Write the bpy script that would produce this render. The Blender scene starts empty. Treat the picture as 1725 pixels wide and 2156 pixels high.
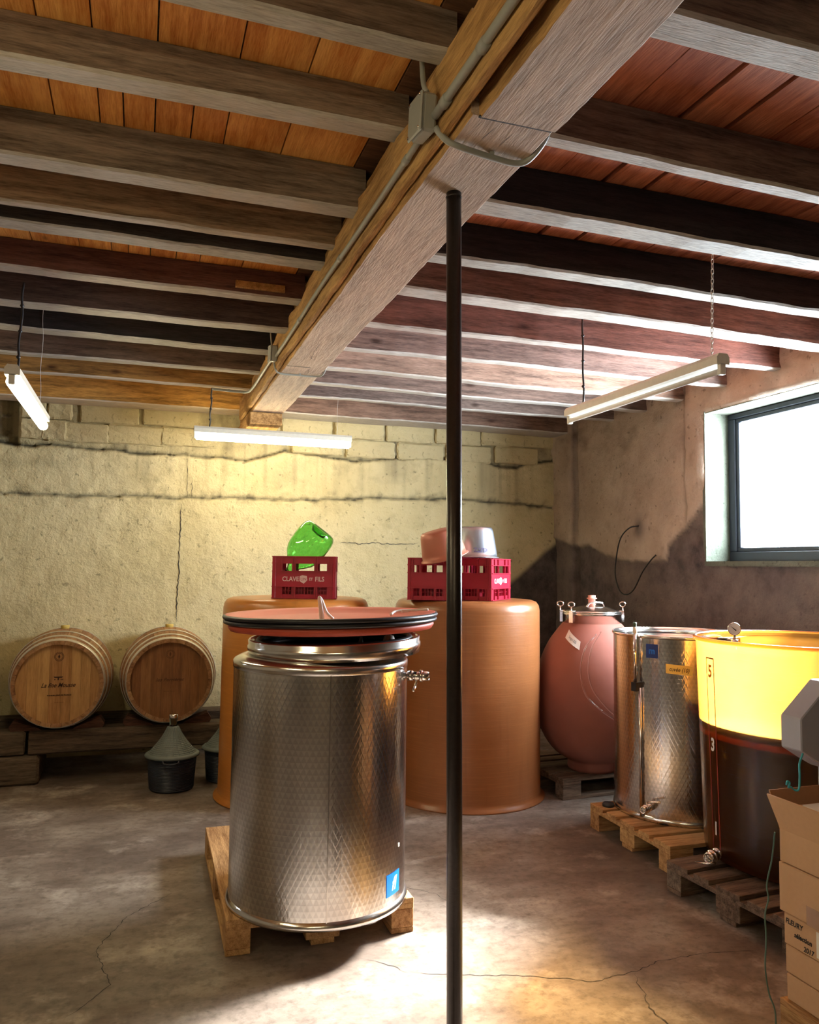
import bpy, bmesh, math, random
import numpy as np
from mathutils import Vector, Matrix
random.seed(7); RNG = np.random.RandomState(11)
S = bpy.context.scene; C = S.collection; PI = math.pi; R = math.radians

# ------------------------------------------------------------------ camera
CAM_H = 1.58
def cam_matrix(pitch, yaw, roll):
    cp, sp = math.cos(pitch), math.sin(pitch)
    F = Vector((math.sin(yaw)*cp, math.cos(yaw)*cp, sp)); Rt = Vector((math.cos(yaw), -math.sin(yaw), 0)); U = Rt.cross(F)
    R2 = Rt*math.cos(roll)+U*math.sin(roll); U2 = -Rt*math.sin(roll)+U*math.cos(roll)
    m = Matrix((R2, U2, -F)).transposed().to_4x4(); m.translation = Vector((0, 0, CAM_H)); return m
cam = bpy.data.objects.new('camera', bpy.data.cameras.new('camera')); C.objects.link(cam); S.camera = cam
cam.data.sensor_fit = 'HORIZONTAL'; cam.data.sensor_width = 36; cam.data.lens = 1680/1725*36
cam.matrix_world = cam_matrix(R(3.92), R(18.62), R(.69)); cam.data.clip_start = .05
# ------------------------------------------------------------------ world, light, exposure
W = bpy.data.worlds.new('sky'); S.world = W; W.use_nodes = True
bg = W.node_tree.nodes['Background']; bg.inputs[0].default_value = (.86, .93, 1.0, 1); bg.inputs[1].default_value = 60.0
S.view_settings.view_transform = 'Standard'; S.view_settings.look = 'None'; S.view_settings.gamma = 1
S.view_settings.exposure = .7; S.view_settings.use_curve_mapping = False
YW, XW, XL, YF = 7.2, 4.03, -4.0, -2.6            # back, right, left, front walls
WIN = (3.42, 4.955, 1.645, 2.765)                 # window opening in the right wall: y0 y1 z0 z1
def portal(name, loc, sx, sy, rot):
    l = bpy.data.lights.new(name, 'AREA'); l.shape = 'RECTANGLE'; l.size = sx; l.size_y = sy; l.cycles.is_portal = True
    o = bpy.data.objects.new(name, l); C.objects.link(o); o.location = loc; o.rotation_euler = rot
portal('window_daylight', (XW+.34, (WIN[0]+WIN[1])/2, (WIN[2]+WIN[3])/2), WIN[3]-WIN[2], WIN[1]-WIN[0], (0, R(90), 0))
sun = bpy.data.objects.new('hazy_sun', bpy.data.lights.new('hazy_sun', 'SUN')); C.objects.link(sun)      # low hazy sun behind thin cloud, shining in through the window
sun.data.energy = 66.0; sun.data.angle = R(14); sun.data.color = (1.0, .94, .88); _e = R(35.5)
sun.rotation_euler = Vector((math.cos(_e)*.93, math.cos(_e)*.367, math.sin(_e))).to_track_quat('Z', 'Y').to_euler()
LAMP = (1.0, .86, .53); LAMP_E = 32.0

# ------------------------------------------------------------------ numpy noise
def vnoise(x, y, seed=0):
    xi = np.floor(x).astype(np.int64); yi = np.floor(y).astype(np.int64); fx = x-xi; fy = y-yi
    fx = fx*fx*(3-2*fx); fy = fy*fy*(3-2*fy)
    def h(a, b):
        n = (a*374761393+b*668265263+seed*1442695041) & 0x7fffffff; n = ((n ^ (n >> 13))*1274126177) & 0x7fffffff
        return ((n ^ (n >> 16)) & 0xffff)/65535.
    return (h(xi, yi)*(1-fx)+h(xi+1, yi)*fx)*(1-fy)+(h(xi, yi+1)*(1-fx)+h(xi+1, yi+1)*fx)*fy
def fbm(x, y, seed=0, o=4):
    s = 0; a = .5
    for i in range(o): s = s+a*(vnoise(x*2**i, y*2**i, seed+i)-.5)*2; a *= .5
    return s
def smooth(a, b, t): t = np.clip((t-a)/(b-a), 0, 1); return t*t*(3-2*t)

# ------------------------------------------------------------------ materials
MATS = {}
class N:
    def __init__(s, name):
        m = bpy.data.materials.new(name); m.use_nodes = True; s.m = m; s.t = m.node_tree; s.b = s.t.nodes['Principled BSDF']; MATS[name] = m
    def n(s, typ, ins=None, **kw):
        nd = s.t.nodes.new('ShaderNode'+typ)
        for k, v in kw.items(): setattr(nd, k, v)
        for k, v in (ins or {}).items():
            if isinstance(v, bpy.types.NodeSocket): s.t.links.new(v, nd.inputs[k])
            else: nd.inputs[k].default_value = v
        return nd
    def co(s, kind='Object', scale=(1, 1, 1), loc=(0, 0, 0), src=None):
        if src is None: src = s.n('TexCoord').outputs[kind]
        return s.n('Mapping', {'Vector': src, 'Scale': scale, 'Location': loc}).outputs[0]
    def noise(s, v, scale, detail=4, rough=.6): return s.n('TexNoise', {'Vector': v, 'Scale': scale, 'Detail': detail, 'Roughness': rough}).outputs['Fac']
    def ramp(s, f, stops):
        r = s.n('ValToRGB', {'Fac': f}); e = r.color_ramp.elements
        while len(e) < len(stops): e.new(.5)
        for i, (p, c) in enumerate(stops): e[i].position = p; e[i].color = (*c, 1) if len(c) == 3 else c
        return r.outputs[0]
    def mix(s, f, a, b, mode='MIX'):
        nd = s.n('Mix', data_type='RGBA', blend_type=mode)
        for k, v in ((0, f), (6, a), (7, b)):
            if isinstance(v, bpy.types.NodeSocket): s.t.links.new(v, nd.inputs[k])
            else: nd.inputs[k].default_value = v if k == 0 else (*v, 1)
        return nd.outputs[2]
    def math(s, op, a, b=0.):
        nd = s.n('Math', operation=op)
        for k, v in ((0, a), (1, b)):
            if isinstance(v, bpy.types.NodeSocket): s.t.links.new(v, nd.inputs[k])
            else: nd.inputs[k].default_value = v
        return nd.outputs[0]
    def bump(s, h, strength=.3, dist=.01, prev=None):
        nd = s.n('Bump', {'Height': h, 'Strength': strength, 'Distance': dist})
        if prev is not None: s.t.links.new(prev, nd.inputs['Normal'])
        return nd.outputs[0]
    def set(s, **kw):
        names = {'color': 'Base Color', 'rough': 'Roughness', 'metal': 'Metallic', 'normal': 'Normal', 'spec': 'Specular IOR Level', 'alpha': 'Alpha', 'trans': 'Transmission Weight', 'ior': 'IOR', 'emit': 'Emission Color', 'es': 'Emission Strength', 'coat': 'Coat Weight', 'sheen': 'Sheen Weight', 'aniso': 'Anisotropic'}
        for k, v in kw.items():
            i = s.b.inputs[names[k]]
            if isinstance(v, bpy.types.NodeSocket): s.t.links.new(v, i)
            elif isinstance(v, tuple): i.default_value = (*v, 1)
            else: i.default_value = v
        return s.m
def simple(name, col, rough=.5, metal=0., var=.15, bump=.1, scale=30, spec=.5):
    k = N(name); v = k.co(); f = k.noise(v, scale, 5)
    c = k.mix(f, tuple(x*(1-var) for x in col), tuple(min(1, x*(1+var)) for x in col))
    return k.set(color=c, rough=rough, metal=metal, spec=spec, normal=k.bump(f, bump, .003))
def sr(r, g, b):   # sRGB 0-255 to linear
    return tuple(((c/255)/12.92 if c/255 <= .04045 else ((c/255+.055)/1.055)**2.4) for c in (r, g, b))

def wood(name, axis='X', a=None, b=None, dust_light=0., rough=.75, use_obj=False, scale=1., grainy=.5, dust_light_col=sr(205, 200, 190), knots=0.):
    k = N(name); big = {'X': (1.2, 14, 14), 'Y': (14, 1.2, 14), 'Z': (14, 14, 1.2)}[axis]; sc = tuple(x*scale for x in big)
    oi = k.n('ObjectInfo'); tc = k.n('TexCoord').outputs['Object']
    off = k.n('VectorMath', {0: tc, 1: (0, 0, 0)}, operation='ADD'); rnd = k.n('CombineXYZ', {'X': k.math('MULTIPLY', oi.outputs['Random'], 37.), 'Y': k.math('MULTIPLY', oi.outputs['Random'], 17.), 'Z': k.math('MULTIPLY', oi.outputs['Random'], 23.)})
    k.t.links.new(rnd.outputs[0], off.inputs[1]); v = off.outputs[0]
    g = k.noise(k.n('Mapping', {'Vector': v, 'Scale': sc}).outputs[0], 2.2, 8, .7)
    fine = k.noise(k.n('Mapping', {'Vector': v, 'Scale': tuple(x*5 for x in sc)}).outputs[0], 3.0, 4, .6)
    blot = k.noise(v, 2.3, 4, .6)
    if use_obj:
        base = oi.outputs['Color']; lo = k.mix(1., base, (.45, .42, .4), 'MULTIPLY'); hi = k.mix(1., base, (1.5, 1.45, 1.4), 'MULTIPLY')
    else:
        r = oi.outputs['Random']; lo = k.mix(r, a, (a[0]*.62, a[1]*.5, a[2]*.5)); hi = k.mix(r, b, (b[0]*.78, b[1]*.66, b[2]*.62))
    f = k.math('ADD', k.math('MULTIPLY', g, .75), k.math('MULTIPLY', fine, .35))
    c = k.mix(k.n('MapRange', {'Value': f, 'From Min': .42, 'From Max': .66}).outputs[0], lo, hi)
    c = k.mix(k.n('MapRange', {'Value': blot, 'From Min': .45, 'From Max': .75, 'To Max': .5}).outputs[0], c, k.mix(1., c, (.6, .52, .46), 'MULTIPLY'))
    if knots > 0:
        kv = k.n('TexVoronoi', {'Vector': k.n('Mapping', {'Vector': v, 'Scale': tuple(x**.35*2.2 for x in big)}).outputs[0], 'Scale': knots, 'Randomness': 1.}).outputs['Distance']
        c = k.mix(k.n('MapRange', {'Value': kv, 'From Min': .10, 'From Max': .03, 'To Max': .85}).outputs[0], c, k.mix(1., c, (.22, .14, .1), 'MULTIPLY'))
    if dust_light > 0:
        d = k.n('MapRange', {'Value': k.math('ADD', k.math('MULTIPLY', fine, .7), k.math('MULTIPLY', blot, .4)), 'From Min': .38, 'From Max': .66, 'To Min': dust_light*.45, 'To Max': dust_light}).outputs[0]
        c = k.mix(d, c, dust_light_col)
    n1 = k.bump(fine, grainy, .004); n2 = k.bump(g, .35, .01, n1)
    return k.set(color=c, rough=rough, normal=n2, spec=.25)

JOIST = wood('aged_joist_wood', 'X', use_obj=True, knots=.8); JOIST_B = wood('dusty_lit_joist_underside', 'X', use_obj=True, dust_light=.78)  # underside whitening is partly dust, partly window and floor light painted in
BEAM_B = wood('worn_beam_underside', 'Y', a=sr(138, 108, 84), b=sr(204, 174, 148), dust_light=.5, scale=.8, dust_light_col=sr(205, 190, 172))
BEAM_S = wood('yellow_beam_side', 'Y', a=sr(152, 116, 66), b=sr(222, 184, 120), scale=.9)
PLANK_L = wood('orange_pine_plank', 'Y', a=sr(210, 128, 56), b=sr(250, 188, 104), scale=.8, rough=.6, knots=1.)
PLANK_R = wood('red_brown_pine_plank', 'Y', a=sr(164, 92, 64), b=sr(222, 142, 104), scale=.8, rough=.65, knots=1.)
PALLET = wood('pale_pallet_wood', 'X', a=sr(150, 110, 66), b=sr(214, 176, 122), scale=1.2)
PALLET_D = wood('weathered_pallet_wood', 'X', a=sr(70, 58, 50), b=sr(140, 122, 104), scale=1.2)
OAK = wood('barrel_oak', 'Z', a=sr(176, 136, 84), b=sr(206, 166, 110), scale=.8, rough=.6, grainy=.1)
OAK_D = wood('darker_barrel_oak', 'Z', a=sr(130, 90, 54), b=sr(158, 114, 72), scale=.8, rough=.6, grainy=.1)
STAVE = wood('barrel_stave_oak', 'Y', a=sr(134, 98, 62), b=sr(190, 150, 108), scale=1.1, rough=.6, grainy=.3)
OLDT = wood('old_grey_timber', 'X', a=sr(50, 43, 36), b=sr(112, 98, 82), scale=.9)
REDW = wood('dark_wedge_wood', 'X', a=sr(56, 34, 26), b=sr(104, 70, 54), scale=1.2)

def plaster(name, c1, c2, bare1, bare2, dirt, seed):
    k = N(name); v = k.co(loc=(seed, seed*.3, 0))
    big = k.noise(v, 1.1, 5, .65); mid = k.noise(v, 7, 6, .7); fine = k.noise(v, 55, 5, .7); pit = k.n('TexVoronoi', {'Vector': v, 'Scale': 38.}).outputs['Distance']
    c = k.mix(k.n('MapRange', {'Value': big, 'From Min': .35, 'From Max': .68}).outputs[0], c1, c2)
    c = k.mix(k.n('MapRange', {'Value': mid, 'From Min': .52, 'From Max': .78, 'To Max': .55}).outputs[0], c, tuple(x*.55 for x in c1))
    c = k.mix(k.n('MapRange', {'Value': k.noise(v, 24, 3, .5), 'From Min': .64, 'From Max': .72, 'To Max': .6}).outputs[0], c, tuple(x*.35 for x in c1))
    at = k.n('Attribute', attribute_name='bare').outputs['Fac']; ad = k.n('Attribute', attribute_name='dirt').outputs['Fac']
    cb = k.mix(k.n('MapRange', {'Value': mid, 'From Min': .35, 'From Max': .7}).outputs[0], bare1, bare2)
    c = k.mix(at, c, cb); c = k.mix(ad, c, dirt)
    n1 = k.bump(mid, .8, .025); n2 = k.bump(fine, .8, .007, n1); n3 = k.bump(pit, .25, .006, n2)
    return k.set(color=c, rough=.92, normal=n3, spec=.15)
PL_BACK = plaster('cream_plaster', sr(196, 180, 136), sr(214, 198, 156), sr(64, 58, 56), sr(104, 94, 88), sr(74, 68, 54), 3.)
PL_RIGHT = plaster('beige_plaster', sr(156, 138, 124), sr(188, 171, 154), sr(64, 59, 62), sr(106, 95, 92), sr(64, 52, 44), 9.)
PL_OTHER = plaster('grey_plaster', sr(138, 122, 100), sr(160, 144, 122), sr(90, 80, 70), sr(110, 96, 84), sr(74, 64, 52), 5.)
def floor_mat():
    k = N('stained_concrete'); v = k.co()
    big = k.noise(v, .9, 6, .62); mid = k.noise(k.n('Mapping', {'Vector': v, 'Scale': (1, 1.9, 1), 'Rotation': (0, 0, .5)}).outputs[0], 3.1, 7, .7); fine = k.noise(v, 22, 6, .7); sp = k.noise(v, 70, 3, .6)
    c = k.ramp(big, [(.30, sr(82, 72, 66)), (.45, sr(116, 104, 94)), (.58, sr(142, 131, 120)), (.72, sr(174, 163, 151))])
    c = k.mix(k.n('MapRange', {'Value': mid, 'From Min': .42, 'From Max': .72, 'To Max': .75}).outputs[0], c, sr(84, 68, 58))
    c = k.mix(k.n('MapRange', {'Value': k.noise(v, 2.2, 5, .7), 'From Min': .54, 'From Max': .70, 'To Max': .6}).outputs[0], c, sr(198, 188, 176))
    c = k.mix(k.n('MapRange', {'Value': fine, 'From Min': .48, 'From Max': .68, 'To Max': .6}).outputs[0], c, sr(70, 58, 50))
    c = k.mix(k.n('MapRange', {'Value': sp, 'From Min': .68, 'From Max': .76, 'To Max': .7}).outputs[0], c, sr(44, 38, 34))
    rg = k.n('MapRange', {'Value': mid, 'From Min': .3, 'From Max': .7, 'To Min': .34, 'To Max': .62}).outputs[0]
    return k.set(color=c, rough=rg, normal=k.bump(fine, .25, .004, k.bump(big, .15, .03)), spec=.4)
FLOOR = floor_mat()

def steel_pattern(name):
    # quilted, machined finish: rows of overlapping pressed scales, in metres around and up the wall
    k = N(name); uv = k.n('TexCoord').outputs['UV']; sx = k.n('SeparateXYZ', {0: uv}); P = .024
    v = k.math('DIVIDE', sx.outputs[1], P); row = k.math('FLOOR', v); fv = k.math('FRACT', v)
    par = k.math('MULTIPLY', k.math('MODULO', row, 2.), .5)
    fu = k.math('FRACT', k.math('ADD', k.math('DIVIDE', sx.outputs[0], P), par))
    tri = k.math('ABSOLUTE', k.math('SUBTRACT', fu, .5)); d = k.math('SUBTRACT', k.math('MULTIPLY', fv, .5), tri)
    hgt = k.n('MapRange', {'Value': d, 'From Min': -.12, 'From Max': .12}, interpolation_type='SMOOTHSTEP').outputs[0]
    scr = k.noise(k.n('Mapping', {'Vector': uv, 'Scale': (6, 60, 1)}).outputs[0], 6, 5, .7); sm = k.noise(k.n('Mapping', {'Vector': uv, 'Scale': (14, .8, 1)}).outputs[0], 2, 3, .6)
    edge = k.math('MULTIPLY', k.n('MapRange', {'Value': sx.outputs[1], 'From Min': .03, 'From Max': .035}).outputs[0], k.n('MapRange', {'Value': sx.outputs[1], 'From Min': .975, 'From Max': .97}).outputs[0])
    n1 = k.n('Bump', {'Height': hgt, 'Distance': .0016, 'Strength': k.math('MULTIPLY', edge, .17)}).outputs[0]
    n2 = k.bump(sm, .12, .01, n1); n3 = k.bump(scr, .04, .002, n2)
    rg = k.n('MapRange', {'Value': scr, 'To Min': .10, 'To Max': .24}).outputs[0]
    c = k.mix(hgt, (.62, .61, .60), (.75, .74, .72))
    return k.set(color=c, metal=1., rough=rg, normal=n3)
STEELP = steel_pattern('quilted_stainless_steel')
STEEL = simple('polished_stainless_steel', (.72, .71, .69), .18, 1., .08, .03, 12)
CHROME = simple('bright_fitting_steel', (.82, .81, .8), .12, 1., .05, .02, 10)
GALV = simple('galvanised_hoop', (.72, .70, .64), .42, .85, .15, .1, 30)
DARKIRON = simple('dark_painted_steel', sr(58, 52, 50), .32, .6, .3, .25, 60)
BLACKP = simple('black_rubber', (.012, .012, .015), .4, 0, .2, .05)
DARKW = simple('very_dark_wine', (.006, .003, .003), .12, 0, .2, .02, 5)
WHITEP = simple('white_plastic', sr(226, 222, 214), .4)
LAMPW = simple('white_lamp_enamel', sr(214, 210, 196), .4)
GREYP = simple('grey_conduit_plastic', sr(150, 152, 146), .45, 0, .12)
GREYM = simple('blue_grey_machine_paint', sr(160, 163, 178), .4, 0, .06)
REDLID = simple('salmon_fibreglass', sr(184, 74, 50), .55, 0, .12, .05, 8)
CRATE = simple('crimson_crate_plastic', sr(158, 18, 46), .38, 0, .15, .05, 12)
CRATE_P = simple('pale_crate_plastic', sr(196, 40, 76), .42, 0, .15, .05, 12)
CARD = simple('brown_cardboard', sr(200, 164, 130), .85, 0, .07, .15, 60, .1)
CARDIN = simple('cardboard_inside', sr(176, 132, 100), .85, 0, .08, .15, 60, .1)
PAPER = simple('white_paper', sr(228, 222, 214), .8, 0, .03)
TAPE = simple('brown_packing_tape', sr(150, 112, 84), .3)
YTAPE = simple('yellow_masking_tape', sr(206, 180, 92), .6)
BLUE = simple('blue_sticker', sr(10, 96, 196), .35, 0, .08); DBLUE = simple('dark_blue_sticker', sr(24, 48, 120), .35, 0, .08)
LBLUE = simple('pale_blue_print', sr(160, 214, 244), .4)
INK = simple('black_ink', (.012, .01, .01), .7); BRAND = simple('burnt_brand', sr(52, 24, 10), .8); BRAND2 = simple('faint_burnt_brand', sr(92, 54, 24), .8)
CRATEINK = simple('white_crate_print', sr(222, 196, 196), .5); BUCKINK = simple('bucket_print', sr(104, 96, 130), .4)
TEAL = simple('green_cord', sr(84, 116, 108), .6); CYAN = simple('turquoise_string', sr(70, 180, 196), .6)
BASKET = simple('dark_blue_grey_basket', sr(34, 38, 50), .45, 0, .2, .05); BASKETC = simple('grey_woven_cover', sr(96, 104, 100), .5, 0, .2, .05)
TERRA = simple('terracotta_clay', sr(150, 92, 78), .7, 0, .14, .2, 7, .3)
PINK = simple('pink_bung', sr(224, 150, 130), .45)
COPPER = simple('copper_pink_bucket', sr(176, 108, 88), .42, .25, .1, .03, 4)
SILVER = simple('brushed_aluminium', (.50, .56, .64), .32, 1., .08, .02, 9)
DKBLUE = simple('anthracite_window_frame', sr(34, 42, 54), .5); REVEAL = plaster('painted_reveal', sr(88, 94, 84), sr(112, 116, 104), sr(120, 116, 104), sr(150, 146, 134), sr(90, 84, 70), 2.)
CEMENT = simple('rough_cement', sr(176, 168, 140), .92, 0, .2, .6, 18, .1)
WEB = simple('dusty_web', sr(200, 196, 190), .9)
GREENP = simple('dark_green_plastic', sr(44, 66, 50), .35); REDP = simple('red_plastic', sr(190, 50, 50), .4)
def fibre(name, a, b):
    k = N(name); v = k.co(); w = k.noise(k.n('Mapping', {'Vector': v, 'Scale': (1.5, 1.5, 60)}).outputs[0], 2, 5, .7); st = k.noise(k.n('Mapping', {'Vector': v, 'Scale': (9, 9, .5)}).outputs[0], 2, 4, .6); bl = k.noise(v, 2.5, 5, .6)
    c = k.mix(bl, a, b); c = k.mix(k.n('MapRange', {'Value': w, 'From Min': .5, 'From Max': .8, 'To Max': .4}).outputs[0], c, tuple(min(1, x*1.5) for x in b))
    c = k.mix(k.n('MapRange', {'Value': st, 'From Min': .55, 'From Max': .8, 'To Max': .4}).outputs[0], c, tuple(x*.6 for x in a))
    return k.set(color=c, rough=.3, spec=.5, normal=k.bump(w, .25, .003, k.bump(bl, .1, .02)))
FIBRE1 = fibre('yellow_orange_fibreglass', sr(164, 100, 38), sr(192, 126, 58)); FIBRE2 = fibre('brown_orange_fibreglass', sr(128, 78, 42), sr(154, 100, 60))
def emit(name, col, e):
    k = N(name); return k.set(color=(.9, .9, .9), emit=col, es=e)
TUBE = emit('lit_fluorescent_tube', LAMP, LAMP_E)
def glass(name, col, rough=.02, ior=1.45):
    k = N(name); return k.set(color=col, rough=rough, trans=1., ior=ior)
GREENGL = glass('green_bottle_glass', (.42, .86, .36)); CLEARP = glass('clear_plastic_tube', (.9, .92, .92), .1, 1.3); DGLASS = glass('dark_bottle_glass', (.2, .26, .24), .05)
def pane_mat():
    k = N('window_glass'); t = k.n('BsdfTransparent', {'Color': (.97, .99, 1, 1)}); g = k.n('BsdfGlossy', {'Roughness': .02}); lw = k.n('LayerWeight', {'Blend': .5}).outputs['Facing']; f = k.math('ADD', k.math('MULTIPLY', k.math('POWER', lw, 5.), .8), .04)
    mx = k.n('MixShader', {0: f, 1: t.outputs[0], 2: g.outputs[0]}); k.t.links.new(mx.outputs[0], k.t.nodes['Material Output'].inputs[0]); return k.m
PANE = pane_mat()
def amber():
    k = N('translucent_amber_fibreglass'); v = k.co(); w = k.noise(k.n('Mapping', {'Vector': v, 'Scale': (2, 2, 40)}).outputs[0], 3, 5, .7); bl = k.noise(v, 2, 4, .6)
    c = k.mix(bl, (.44, .14, .012), (.54, .215, .032))
    t = k.n('BsdfTransparent', {'Color': (1, .62, .22, 1)}); tl = k.n('BsdfTranslucent', {'Color': c, 'Normal': k.bump(w, .1, .003)}); d = k.n('BsdfDiffuse', {'Color': (.18, .06, .02, 1)}); g = k.n('BsdfGlossy', {'Color': (1, 1, 1, 1), 'Roughness': .14, 'Normal': k.bump(w, .3, .003)})
    scr = k.n('MapRange', {'Value': k.noise(k.n('Mapping', {'Vector': v, 'Scale': (3, 3, 110), 'Rotation': (.05, .07, 0)}).outputs[0], 2.4, 6, .75), 'From Min': .60, 'From Max': .72, 'To Max': .22}).outputs[0]; dw = k.n('BsdfDiffuse', {'Color': (.5, .46, .44, 1)})
    m1 = k.n('MixShader', {0: .72, 1: t.outputs[0], 2: tl.outputs[0]}); m2a = k.n('MixShader', {0: .04, 1: m1.outputs[0], 2: d.outputs[0]}); m2 = k.n('MixShader', {0: scr, 1: m2a.outputs[0], 2: dw.outputs[0]}); lw = k.n('LayerWeight', {'Blend': .5}).outputs['Facing']; f = k.math('ADD', k.math('MULTIPLY', k.math('POWER', lw, 5.), .8), .045)
    m3 = k.n('MixShader', {0: f, 1: m2.outputs[0], 2: g.outputs[0]}); k.t.links.new(m3.outputs[0], k.t.nodes['Material Output'].inputs[0]); return k.m
AMBER = amber()

# ------------------------------------------------------------------ mesh builder
class MB:
    def __init__(s): s.v = []; s.f = []; s.m = []; s.sm = []; s.uv = []
    def add(s, vs, fs, mi=0, smooth=False, uvs=None):
        o = len(s.v); s.v += [tuple(p) for p in vs]; s.f += [tuple(i+o for i in f) for f in fs]; s.m += [mi]*len(fs); s.sm += [smooth]*len(fs)
        s.uv += (uvs if uvs is not None else [None]*len(fs)); return s
    def box(s, c, d, rot=None, mi=0, taper=1.):
        x, y, z = (q/2 for q in d); P = [Vector((a*x*(taper if cz > 0 else 1), b*y*(taper if cz > 0 else 1), cz*z)) for cz in (-1, 1) for b in (-1, 1) for a in (-1, 1)]
        if rot is not None: P = [rot @ p for p in P]
        return s.add([p+Vector(c) for p in P], [(0, 2, 3, 1), (4, 5, 7, 6), (0, 1, 5, 4), (2, 6, 7, 3), (0, 4, 6, 2), (1, 3, 7, 5)], mi)
    def bar(s, x0, x1, y0, y1, z0, z1, mi=0): return s.box(((x0+x1)/2, (y0+y1)/2, (z0+z1)/2), (x1-x0, y1-y0, z1-z0), mi=mi)
    def lathe(s, prof, n=64, c=(0, 0, 0), rot=None, mi=0, smooth=True, arc=(0, 2*PI), cap=False):
        full = abs(arc[1]-arc[0]-2*PI) < 1e-6; m = n if full else n+1; V = []
        for r, z in prof:
            for i in range(m):
                a = arc[0]+(arc[1]-arc[0])*i/n; p = Vector((r*math.cos(a), r*math.sin(a), z)); p = rot @ p if rot is not None else p; V.append(p+Vector(c))
        F = []; U = []; L = 0; acc = [0]
        for j in range(1, len(prof)): acc.append(acc[-1]+math.hypot(prof[j][0]-prof[j-1][0], prof[j][1]-prof[j-1][1]))
        for j in range(len(prof)-1):
            for i in range(n):
                i2 = (i+1) % m; F.append((j*m+i, j*m+i2, (j+1)*m+i2, (j+1)*m+i)); rr = max(prof[j][0], prof[j+1][0]); a0 = (arc[0]+(arc[1]-arc[0])*i/n)*rr; a1 = (arc[0]+(arc[1]-arc[0])*(i+1)/n)*rr
                U.append([(a0, prof[j][1]), (a1, prof[j][1]), (a1, prof[j+1][1]), (a0, prof[j+1][1])])
        if cap: F.append(tuple(range(m-1, -1, -1))); F.append(tuple((len(prof)-1)*m+i for i in range(m))); U += [None, None]
        return s.add(V, F, mi, smooth, U)
    def cyl(s, a, b, r, n=16, r2=None, mi=0, cap=True):
        a = Vector(a); b = Vector(b); d = b-a; q = d.to_track_quat('Z', 'Y').to_matrix(); return s.lathe([(r, 0), (r2 if r2 is not None else r, d.length)], n, a, q, mi, True, cap=cap)
    def tube(s, pts, r, n=8, mi=0, closed=False):
        pts = [Vector(p) for p in pts]; V = []; m = len(pts); up = None
        for i, p in enumerate(pts):
            t = (pts[(i+1) % m]-pts[i-1]) if closed else (pts[min(i+1, m-1)]-pts[max(i-1, 0)]); t.normalize()
            if up is None: up = t.orthogonal().normalized()
            up = (up-t*up.dot(t)); up = up.normalized() if up.length > 1e-6 else t.orthogonal().normalized(); w = t.cross(up); rr = r[i] if isinstance(r, (list, tuple)) else r
            V += [p+(up*math.cos(2*PI*k/n)+w*math.sin(2*PI*k/n))*rr for k in range(n)]
        F = []
        for i in range(m if closed else m-1):
            j = (i+1) % m
            for k in range(n): F.append((i*n+k, i*n+(k+1) % n, j*n+(k+1) % n, j*n+k))
        if not closed: F.append(tuple(range(n-1, -1, -1))); F.append(tuple((m-1)*n+k for k in range(n)))
        return s.add(V, F, mi, True)
    def prism(s, poly, h0, h1, rot=None, c=(0, 0, 0), mi=0):   # polygon in xy extruded along z
        n = len(poly); V = [Vector((x, y, z)) for z in (h0, h1) for x, y in poly]
        if rot is not None: V = [rot @ p for p in V]
        F = [tuple(range(n-1, -1, -1)), tuple(range(n, 2*n))]+[(i, (i+1) % n, n+(i+1) % n, n+i) for i in range(n)]
        return s.add([p+Vector(c) for p in V], F, mi)
    def build(s, name, mats, parent=None, bevel=0., loc=None):
        me = bpy.data.meshes.new(name); me.from_pydata(s.v, [], s.f); mats = mats if isinstance(mats, (list, tuple)) else [mats]
        for m in mats: me.materials.append(m)
        me.polygons.foreach_set('material_index', s.m); me.polygons.foreach_set('use_smooth', s.sm)
        if any(u is not None for u in s.uv):
            ul = me.uv_layers.new(name='UVMap'); dat = []
            for p, u in zip(me.polygons, s.uv): dat += [c for q in (u if u is not None else [(0, 0)]*p.loop_total) for c in q]
            ul.data.foreach_set('uv', dat)
        me.update()
        if bevel > 0:
            bm = bmesh.new(); bm.from_mesh(me); bmesh.ops.bevel(bm, geom=[e for e in bm.edges if e.calc_face_angle(0) > .6], offset=bevel, segments=1, affect='EDGES', clamp_overlap=True); bm.to_mesh(me); bm.free()
        me.validate(clean_customdata=False)
        o = bpy.data.objects.new(name, me); C.objects.link(o)
        if parent is not None: o.parent = parent
        if loc is not None: o.location = loc
        return o
def spline(pts, n=8):      # Catmull-Rom
    P = [Vector(p) for p in pts]; P = [P[0]*2-P[1]]+P+[P[-1]*2-P[-2]]; out = []
    for i in range(1, len(P)-2):
        for k in range(n):
            t = k/n; a, b, c, d = P[i-1:i+3]; out.append(.5*((2*b)+(c-a)*t+(2*a-5*b+4*c-d)*t*t+(3*b-a-3*c+d)*t**3))
    out.append(P[-2]); return out
def tag(o, label, cat, group=None, kind=None):
    o['label'] = label; o['category'] = cat
    if group: o['group'] = group
    if kind: o['kind'] = kind
    return o
def thing(name, label, cat, loc=(0, 0, 0), rz=0., group=None, rot=None):
    o = bpy.data.objects.new(name, None); C.objects.link(o); o.location = loc; o.rotation_euler = rot if rot else (0, 0, rz); o.empty_display_size = .1
    return tag(o, label, cat, group)
def struct(o): o['kind'] = 'structure'; return o
def dup(root, loc, rz=None, label=None):
    r = root.copy(); C.objects.link(r); r.location = loc
    if rz is not None: r.rotation_euler = (0, 0, rz)
    if label: r['label'] = label
    for ch in list(root.children):
        c = ch.copy(); C.objects.link(c); c.parent = r
        for g in list(ch.children):
            d = g.copy(); C.objects.link(d); d.parent = c
    return r
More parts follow.
